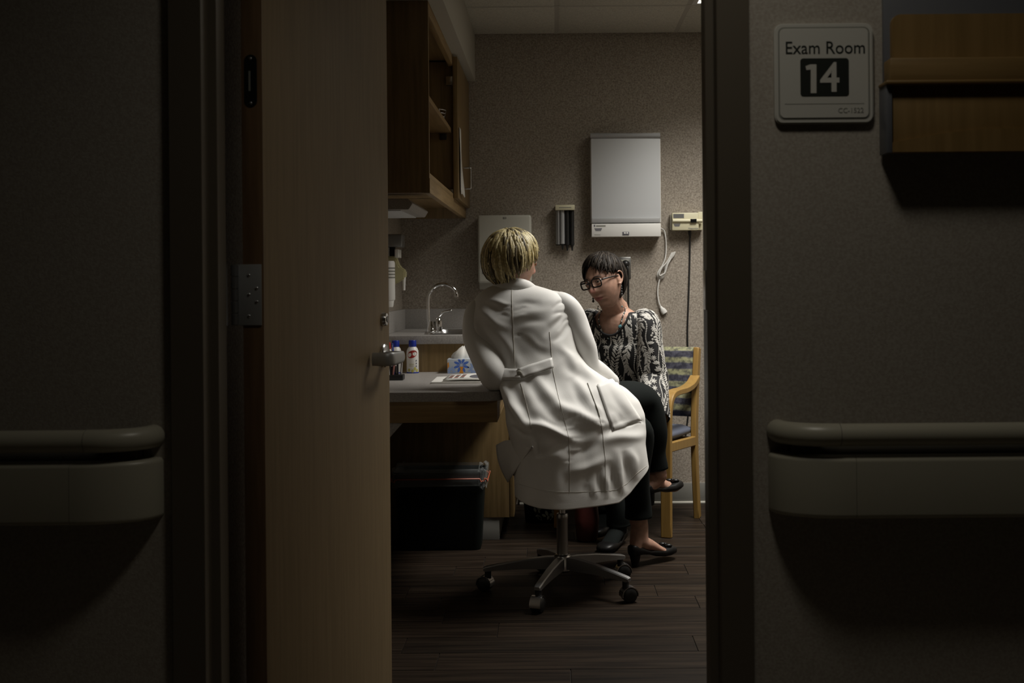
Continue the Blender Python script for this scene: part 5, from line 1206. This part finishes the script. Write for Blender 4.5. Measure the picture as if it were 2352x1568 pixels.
# ---------------------------------------------------------------- PATIENT
pat = thing('person', 'dark-haired person with glasses and black-and-white embroidered blouse seated on the guest chair', 'person', rr0-CL*0.26+CF*0.25, None)
PFw, PLf = CF, CL
ppel = rr0-CL*0.27+CF*0.17+Vector((0, 0, 0.55))
psh = P(1417, 735, 5.18)
HP = head_frame(P(1388, 645, 5.06), (-0.62, -0.76, -0.20), roll=0.19)
pnk = psh+Vector((-0.012, -0.02, 0.052))
lsh, rsh = psh+PLf*0.142+Vector((0, 0, -0.012)), psh-PLf*0.142+Vector((0, 0, -0.012))
lel = P(1500, 868, 5.12); lwr = P(1500, 968, 4.98); rel = P(1352, 880, 5.12); rwr = P(1400, 950, 4.95)
parts = head_parts(HP)
parts.append(limb([pnk+Vector((0, 0.01, -0.06)), pnk, HP.translation+Vector((0.014, 0.022, -0.06)), HP.translation+Vector((0.01, 0.01, -0.01))], [0.066, 0.056, 0.053, 0.055], sub=4))
chest = psh.lerp(ppel, 0.33)+CF*0.01; waist = psh.lerp(ppel, 0.68)
TOR = [(psh+Vector((0, 0, 0.055)), (0.055, 0.048)), (psh+Vector((0, 0, 0.028)), (0.10, 0.062)), (psh+Vector((0, 0, -0.012)), (0.142, 0.082)), (psh.lerp(chest, 0.5), (0.150, 0.105)), (chest, (0.150, 0.122)), (waist, (0.142, 0.115)), (ppel, (0.165, 0.135)), (ppel+Vector((0, 0, -0.06)), (0.165, 0.14))]
parts.append(limb([t[0] for t in TOR], [t[1] for t in TOR], tuple(PLf), 28, 6))
for a, b, c in ((lsh, lel, lwr), (rsh, rel, rwr)): parts.append(limb([a, a.lerp(b, 0.4), b, b.lerp(c, 0.5), c], [0.050, 0.044, 0.037, 0.034, 0.025]))
parts += hand_parts(lwr, (-0.75, -0.45, -0.35), (0.2, -0.3, 0.9), 1, 0.3); parts += hand_parts(rwr, (0.2, -0.8, -0.45), (0.1, -0.3, 0.9), -1, 0.3)
pkl, pkr = ppel+CF*0.44+PLf*0.035+Vector((0, 0, -0.03)), ppel+CF*0.42-PLf*0.13+Vector((0, 0, -0.03))
pal, par = Vector((0.265, 4.90, 0.105)), Vector((0.225, 5.21, 0.105))
for hp, kn, an in ((ppel+PLf*0.08, pkl, pal), (ppel-PLf*0.08, pkr, par)):
    parts.append(limb([hp, hp.lerp(kn, 0.5), kn, kn.lerp(an, 0.4), an], [0.082, 0.074, 0.052, 0.050, 0.034]))
parts += foot_parts(pal, (0.285, 4.945, 0), (0.195, 4.735, 0), (0, 0, 1), 0.02); parts += foot_parts(par, (0.24, 5.255, 0), (0.17, 5.04, 0), (0, 0, 1), 0.02)
fuse('body', parts, 0.0034, [M['skin'], M['lip'], M['nose_pink']], pat, 1, face_paint(HP)); eyes_brows(HP, pat)
def phi_pat(a):
    d = math.degrees((a+math.pi) % (2*math.pi)-math.pi)
    return math.radians(np.interp(d, [-180, -140, -122, -110, -97, -75, -60, -40, -15, 10, 35, 55, 75, 95, 120, 150, 180], [140, 136, 128, 104, 80, 86, 82, 62, 56, 62, 88, 108, 112, 116, 124, 134, 140]))
hair(HP, (0.086, 0.106, 0.114), phi_pat, [M['dark1'], M['dark2']], pat, 640, 0.0065, 0.20, 9, 0.03, 0.95, (2, 1), 0, 0.010, -0.008, 0.03, 0.26)
# glasses
gl = []
def hp(x, y, z): return HP @ Vector((x, y, z))
gparent = thing('x', None, None, (0, 0, 0)); bpy.data.objects.remove(gparent)
parts = []
for s in (-1, 1):
    ring = [hp(s*0.0325+a, 0.1005-0.10*abs(a)*0.10-0.35*max(0, s*a)**1.0*0.4, 0.006+b) for a, b in rrect(0.050, 0.036, 0.012, 4)]
    v, f = rings_mesh(tube_rings(ring+[ring[0], ring[1]], [0.0033]*(len(ring)+2), tuple(HP.to_3x3() @ Vector((0, 1, 0))), 8, 1)); parts.append((v, f))
    parts.append(rings_mesh(tube_rings([hp(s*0.057, 0.094, 0.014), hp(s*0.0665, 0.086, 0.015), hp(s*0.0745, 0.05, 0.013), hp(s*0.079, 0.01, 0.010), hp(s*0.079, -0.012, 0.004)], [(0.0035, 0.0018)]*5, tuple(HP.to_3x3() @ Vector((0, 0, 1))), 8, 4)))
parts.append(rings_mesh(tube_rings([hp(-0.0085, 0.1005, 0.011), hp(0, 0.1035, 0.0125), hp(0.0085, 0.1005, 0.011)], [0.0022]*3, tuple(HP.to_3x3() @ Vector((0, 0, 1))), 8, 4)))
V, Fc = join(parts); gl = mk('glasses', V, Fc, M['glasses'], pat, True)
for s in (-1, 1):
    ring = [hp(s*0.0325+a*0.96, 0.1005-0.10*abs(a)*0.10-0.35*max(0, s*a)*0.4, 0.006+b*0.96) for a, b in rrect(0.050, 0.036, 0.012, 4)]
    n = len(ring); off = (HP.to_3x3() @ Vector((0, 1, 0)))*-0.001
    mk('lens', [sum(ring, Vector())/n]+ring+[sum(ring, Vector())/n+off]+[r_+off for r_ in ring], [(0, 1+i, 1+(i+1) % n) for i in range(n)]+[(n+1, n+2+(i+1) % n, n+2+i) for i in range(n)]+[(1+i, n+2+i, n+2+(i+1) % n, 1+(i+1) % n) for i in range(n)], M['lens'], gl, False)
V, Fc = ellipsoid(hp(-0.0585, 0.0965, 0.0165), (0.003, 0.003, 0.002), sub=2); mk('hinge_stud', V, Fc, M['bead2'], gl, True)
# earrings
for s in (-1, 1):
    e = hp(s*0.083, -0.006, -0.034); parts = []
    for k, (r_, dz) in enumerate(((0.0022, 0.0), (0.003, -0.010), (0.0042, -0.020), (0.005, -0.032), (0.0058, -0.044))): parts.append(ellipsoid(e+Vector((0, 0, dz)), (r_, r_, r_*1.2), sub=2))
    parts.append(rings_mesh(tube_rings([e, e+Vector((0, 0, -0.045))], [0.0009, 0.0009], (1, 0, 0), 6, 1)))
    V, Fc = join(parts); mk('earring', V, Fc, M['bead3'], pat, True)
# blouse torso
BR = tube_rings([t[0]+Vector((0, 0, 0.004)) for t in TOR[1:]]+[ppel+Vector((0, 0, -0.07))], [(t[1][0]+0.012, t[1][1]+0.014) for t in TOR[1:-1]]+[(0.185, 0.155), (0.190, 0.160)], tuple(PLf), 112, 15)
rs = np.random.RandomState(8)
for i in range(len(BR)):
    c = BR[i].mean(0); ph = np.arange(112)*2*math.pi/112; g = min(1, i/40)
    BR[i] = c+(BR[i]-c)*(1+g*0.022*np.sin(5*ph+0.05*i)+g*0.016*np.sin(9*ph-0.04*i+1))[:, None]
V, Fc = rings_mesh(BR, False)
ncx = pnk+CF*0.02
def scoop(p):
    q = Vector(p)-ncx; l = q.dot(PLf); f = q.dot(CF); z = q.z
    if f > -0.01: return (l/0.088)**2+(min(0, z+0.0)/0.118)**2 < 1
    return (l/0.078)**2 < 1 and z > -0.035
Fk = [f for f in Fc if not scoop(np.mean([V[i] for i in f], axis=0))]
bmq = bmesh.new(); vs = [bmq.verts.new(v) for v in V]
for f in Fk: bmq.faces.new([vs[i] for i in f])
bmesh.ops.delete(bmq, geom=[v for v in bmq.verts if not v.link_faces], context='VERTS')
for _ in range(3):      # even out the cut edge of the neckline
    bv_ = [v for v in bmq.verts if v.is_boundary and v.co.z > 0.8]; new = {}
    for v in bv_:
        nb = [e.other_vert(v).co for e in v.link_edges if e.is_boundary]
        if len(nb) == 2: new[v] = v.co*0.4+(nb[0]+nb[1])*0.3
    for v, c in new.items(): v.co = c
blo = from_bm('blouse', bmq, M['blouse'], pat, True)
sdd = blo.modifiers.new('s', 'SOLIDIFY'); sdd.thickness = 0.003; sdd.offset = -1
def pat_sleeve(a, b, c, seed):
    top = a+(psh-a)*0.30
    rg = tube_rings([top, a+Vector((0, 0, 0.0)), a.lerp(b, 0.35), a.lerp(b, 0.75), b, b.lerp(c, 0.45), b.lerp(c, 0.92)], [0.050, 0.060, 0.063, 0.064, 0.066, 0.068, 0.070], tuple(PLf), 56, 12)
    rs = np.random.RandomState(seed); ph = np.arange(56)*2*math.pi/56
    for i in range(len(rg)):
        cc_ = rg[i].mean(0); g = min(1, i/25); rg[i] = cc_+(rg[i]-cc_)*(1+g*0.05*np.sin(3*ph+0.11*i+seed)+g*0.03*np.sin(5*ph-0.15*i))[:, None]
    rg = np.concatenate([round_caps(rg)[:3], rg]); V, Fc = rings_mesh(rg, False); Fc.append(tuple(range(56))[::-1])
    o = mk('blouse_sleeve', V, Fc, M['blouse'], pat, True); s = o.modifiers.new('s', 'SOLIDIFY'); s.thickness = 0.0025; s.offset = -1
    return rg[3:], o
LS, lso = pat_sleeve(lsh, lel, lwr, 1); RS, rso = pat_sleeve(rsh, rel, rwr, 2)
# raised embroidery: vines of leaves, flowers and cords laid over the cloth
class Surf:
    def __init__(s, R):
        s.R = R; s.m, s.n = R.shape[:2]; s.C = R.mean(1)
        s.circ = np.linalg.norm(R-np.roll(R, 1, 1), axis=2).sum(1); s.len = np.linalg.norm(np.diff(s.C, axis=0), axis=1); s.L = s.len.sum(); s.cum = np.concatenate([[0], np.cumsum(s.len)])
    def at(s, u, z):            # u: metres around from seam k=0 at mid-circumference scale (fraction of turn), z: metres down
        v = np.interp(z, s.cum, np.arange(s.m)); i = int(min(v, s.m-2)); fv = v-i; k = (u % 1.0)*s.n; j = int(k) % s.n; fu = k-int(k); j2 = (j+1) % s.n
        R = s.R; p = (R[i, j]*(1-fu)+R[i, j2]*fu)*(1-fv)+(R[i+1, j]*(1-fu)+R[i+1, j2]*fu)*fv
        return p, R[i, j2]-R[i, j], R[i+1, j]-R[i, j], s.C[i], s.circ[i]
    def put(s, u, z, du, dz, off):   # offsets in metres
        c = s.circ[int(min(s.m-1, np.interp(z, s.cum, np.arange(s.m))))]
        p, a, b, ctr, _ = s.at(u+du/c, min(max(z+dz, 0), s.L)); n = np.cross(a, b); n /= np.linalg.norm(n)+1e-9
        if np.dot(n, p-ctr) < 0: n = -n
        return p+n*off
def embroider(S, parent, seed, skip=None, nv=None, z0=0.0):
    rs = random.Random(seed); V, Fc = [], []
    def blob(u, z, pts, hgt=0.0026, off=0.0012):
        c = S.put(u, z, sum(p[0] for p in pts)/len(pts), sum(p[1] for p in pts)/len(pts), hgt)
        if skip and skip(c): return
        b = len(V); V.append(tuple(c)); V.extend(tuple(S.put(u, z, a, d, off)) for a, d in pts); n = len(pts)
        Fc.extend((b, b+1+i, b+1+(i+1) % n) for i in range(n))
    def leaf(u, z, ang, L, w):
        ca, sa = math.cos(ang), math.sin(ang); blob(u, z, [(L*(t*ca-q*w*sa), L*(t*sa+q*w*ca)) for t, q in ((0, 0), (0.3, 0.8), (0.65, 0.9), (1, 0), (0.65, -0.9), (0.3, -0.8))])
    def disc(u, z, r, dx=0, dz=0): blob(u, z, [(dx+r*math.cos(k*1.047), dz+r*math.sin(k*1.047)) for k in range(6)])
    circ = S.circ.mean(); K = nv or max(4, int(circ/0.050))
    for k in range(K):
        kind = k % 3; ph = rs.uniform(0, 6.28); z = z0
        while z < S.L-0.004:
            w = 0.012*math.sin(z*32+ph); u = k/K+w/circ; sl = math.atan2(1, 0.38*math.cos(z*32+ph))
            if kind in (0, 1):
                Lf = rs.uniform(0.019, 0.028)
                for s in (-1, 1): leaf(u+s*0.0015/circ, z, sl+s*rs.uniform(0.55, 0.95) if kind == 0 else sl+math.pi+s*rs.uniform(0.6, 1.0), Lf, 0.20)
                disc(u, z, 0.0026); z += rs.uniform(0.0105, 0.0135)
            else:
                r = rs.random()
                if r < 0.35:
                    nP = rs.choice((7, 8, 9)); R0 = rs.uniform(0.013, 0.019)
                    for q in range(nP): leaf(u, z+R0, 2*math.pi*q/nP, R0, 0.17)
                    disc(u, z+R0, 0.0042); z += 2*R0+0.003
                elif r < 0.6:
                    for q in range(4): disc(u, z, 0.0052, 0.007*math.sin(q*2.2), 0.009*q)
                    z += 0.038
                else:
                    for q in range(5): leaf(u, z+0.012, -1.57+(q-2)*0.55, rs.uniform(0.016, 0.022), 0.19)
                    z += 0.024
        zz = z0
        while zz < S.L-0.004:        # corded chain between vines
            u2 = (k+0.5)/K+0.006*math.sin(zz*45+ph)/circ; disc(u2, zz, 0.0034); zz += 0.0072
    o = mk('embroidery', V, Fc, M['embroid'], parent, True); o['kind'] = 'stuff'; return o
embroider(Surf(BR), blo, 11, lambda p: scoop(np.array(p)-np.array((0, 0, 0.004))))
embroider(Surf(LS), lso, 12, None, 9, 0.01); embroider(Surf(RS), rso, 13, None, 9, 0.01)
# neckline band: follow the smoothed boundary
me_ = blo.data; ro = root_loc(pat)
bmn = bmesh.new(); bmn.from_mesh(me_); ed = [e for e in bmn.edges if e.is_boundary and e.verts[0].co.z+ro.z > 0.75]
if ed:
    loops = []; todo = set(ed)
    while todo:
        e = todo.pop(); lp_ = [e.verts[0], e.verts[1]]; grow = True
        while grow:
            grow = False
            for e2 in lp_[-1].link_edges:
                if e2 in todo: todo.remove(e2); lp_.append(e2.other_vert(lp_[-1])); grow = True; break
        loops.append([v.co+ro for v in lp_])
    big = max(loops, key=len); tube('neckline_band', big[::2]+[big[0]], 0.0055, M['blouse'], blo, (0, 0, 1), 8, 1)
bmn.free()
# necklace
body_b = BVHTree.FromPolygons([Vector(v) for v in rings_mesh(tube_rings([t[0] for t in TOR], [t[1] for t in TOR], tuple(PLf), 40, 8))[0]], rings_mesh(tube_rings([t[0] for t in TOR], [t[1] for t in TOR], tuple(PLf), 40, 8))[1])
nk_parts = {0: [], 1: [], 2: []}
NB = 46; path = []
for i in range(NB+1):
    t = -1+2*i/NB; l = 0.066*math.sin(t*math.pi*0.5)*(1-0.12*t*t) ; z = pnk.z+0.012-0.145*(1-abs(t)**1.7)
    o = pnk+PLf*l+CF*0.35; o.z = z; hit = body_b.ray_cast(o, -CF)
    q = hit[0]+CF*0.006 if hit[0] is not None else pnk+PLf*l+CF*0.055+Vector((0, 0, z-pnk.z))
    neckp = pnk+PLf*l+CF*math.sqrt(max(0.0001, 0.060**2-min(abs(l), 0.0595)**2)); neckp.z = z
    if (q-o).dot(CF) < (neckp-o).dot(CF): q = neckp
    path.append(q)
nl = tube('necklace', path, 0.0012, M['bead3'], pat, (0, 0, 1), 6, 1)
for i, q in enumerate(path):
    k = (1 if i % 3 == 0 else 2 if i % 3 == 1 else 0); r_ = (0.0045, 0.0038, 0.0034)[i % 3]
    nk_parts[k].append(ellipsoid(q, (r_, r_, r_), sub=1))
for k, m_ in ((0, 'bead3'), (1, 'bead2'), (2, 'bead1')):
    V, Fc = join(nk_parts[k]); o = mk('bead_set', V, Fc, M[m_], nl, True)
q = path[int(NB*0.80)]; V, Fc = ellipsoid((0, 0, 0), (0.010, 0.006, 0.009), sub=1); mk('pendant', [v+q+CF*0.004 for v in V], Fc, M['bead1'], nl, False)
# patient's trousers and shoes
leg_cloth('trouser_leg', [ppel+PLf*0.075, (ppel+PLf*0.08).lerp(pkl, 0.5)+Vector((0, 0, 0.004)), pkl, pkl.lerp(pal, 0.4), pal+Vector((0, 0, 0.05)), pal+Vector((0.004, 0.004, -0.02))], [0.10, 0.088, 0.066, 0.060, 0.052, 0.055], M['trousers'], pat, 3)
leg_cloth('trouser_leg', [ppel-PLf*0.075, (ppel-PLf*0.08).lerp(pkr, 0.5)+Vector((0, 0, 0.004)), pkr, pkr.lerp(par, 0.4), par+Vector((0, 0, 0.05)), par+Vector((0, 0, -0.02))], [0.10, 0.088, 0.066, 0.060, 0.052, 0.055], M['trousers'], pat, 4)
for an_, he_, to_ in ((pal, Vector((0.285, 4.945, 0)), Vector((0.195, 4.735, 0))), (par, Vector((0.24, 5.255, 0)), Vector((0.17, 5.04, 0)))):
    ps_ = foot_parts(an_+Vector((0, 0, 0.02)), he_, to_, (0, 0, 1), 0.02); V, Fc = join(ps_); c_ = (an_+he_+to_)/3
    bmk = bmesh.new(); vs = [bmk.verts.new(v) for v in V]
    for f in Fc: bmk.faces.new([vs[i] for i in f])
    bmesh.ops.recalc_face_normals(bmk, faces=bmk.faces); bmk.normal_update()
    for v in bmk.verts: v.co += v.normal*0.004
    from_bm('sock', bmk, M['trousers'], pat, True)
shoe('shoe', (0.290, 4.955, 0), (0.190, 4.725, 0), (0, 0, 1), pat, M['shoe'], 0.018, 1.12, False); shoe('shoe', (0.245, 5.265, 0), (0.165, 5.03, 0), (0, 0, 1), pat, M['shoe'], 0.018, 1.12, False)
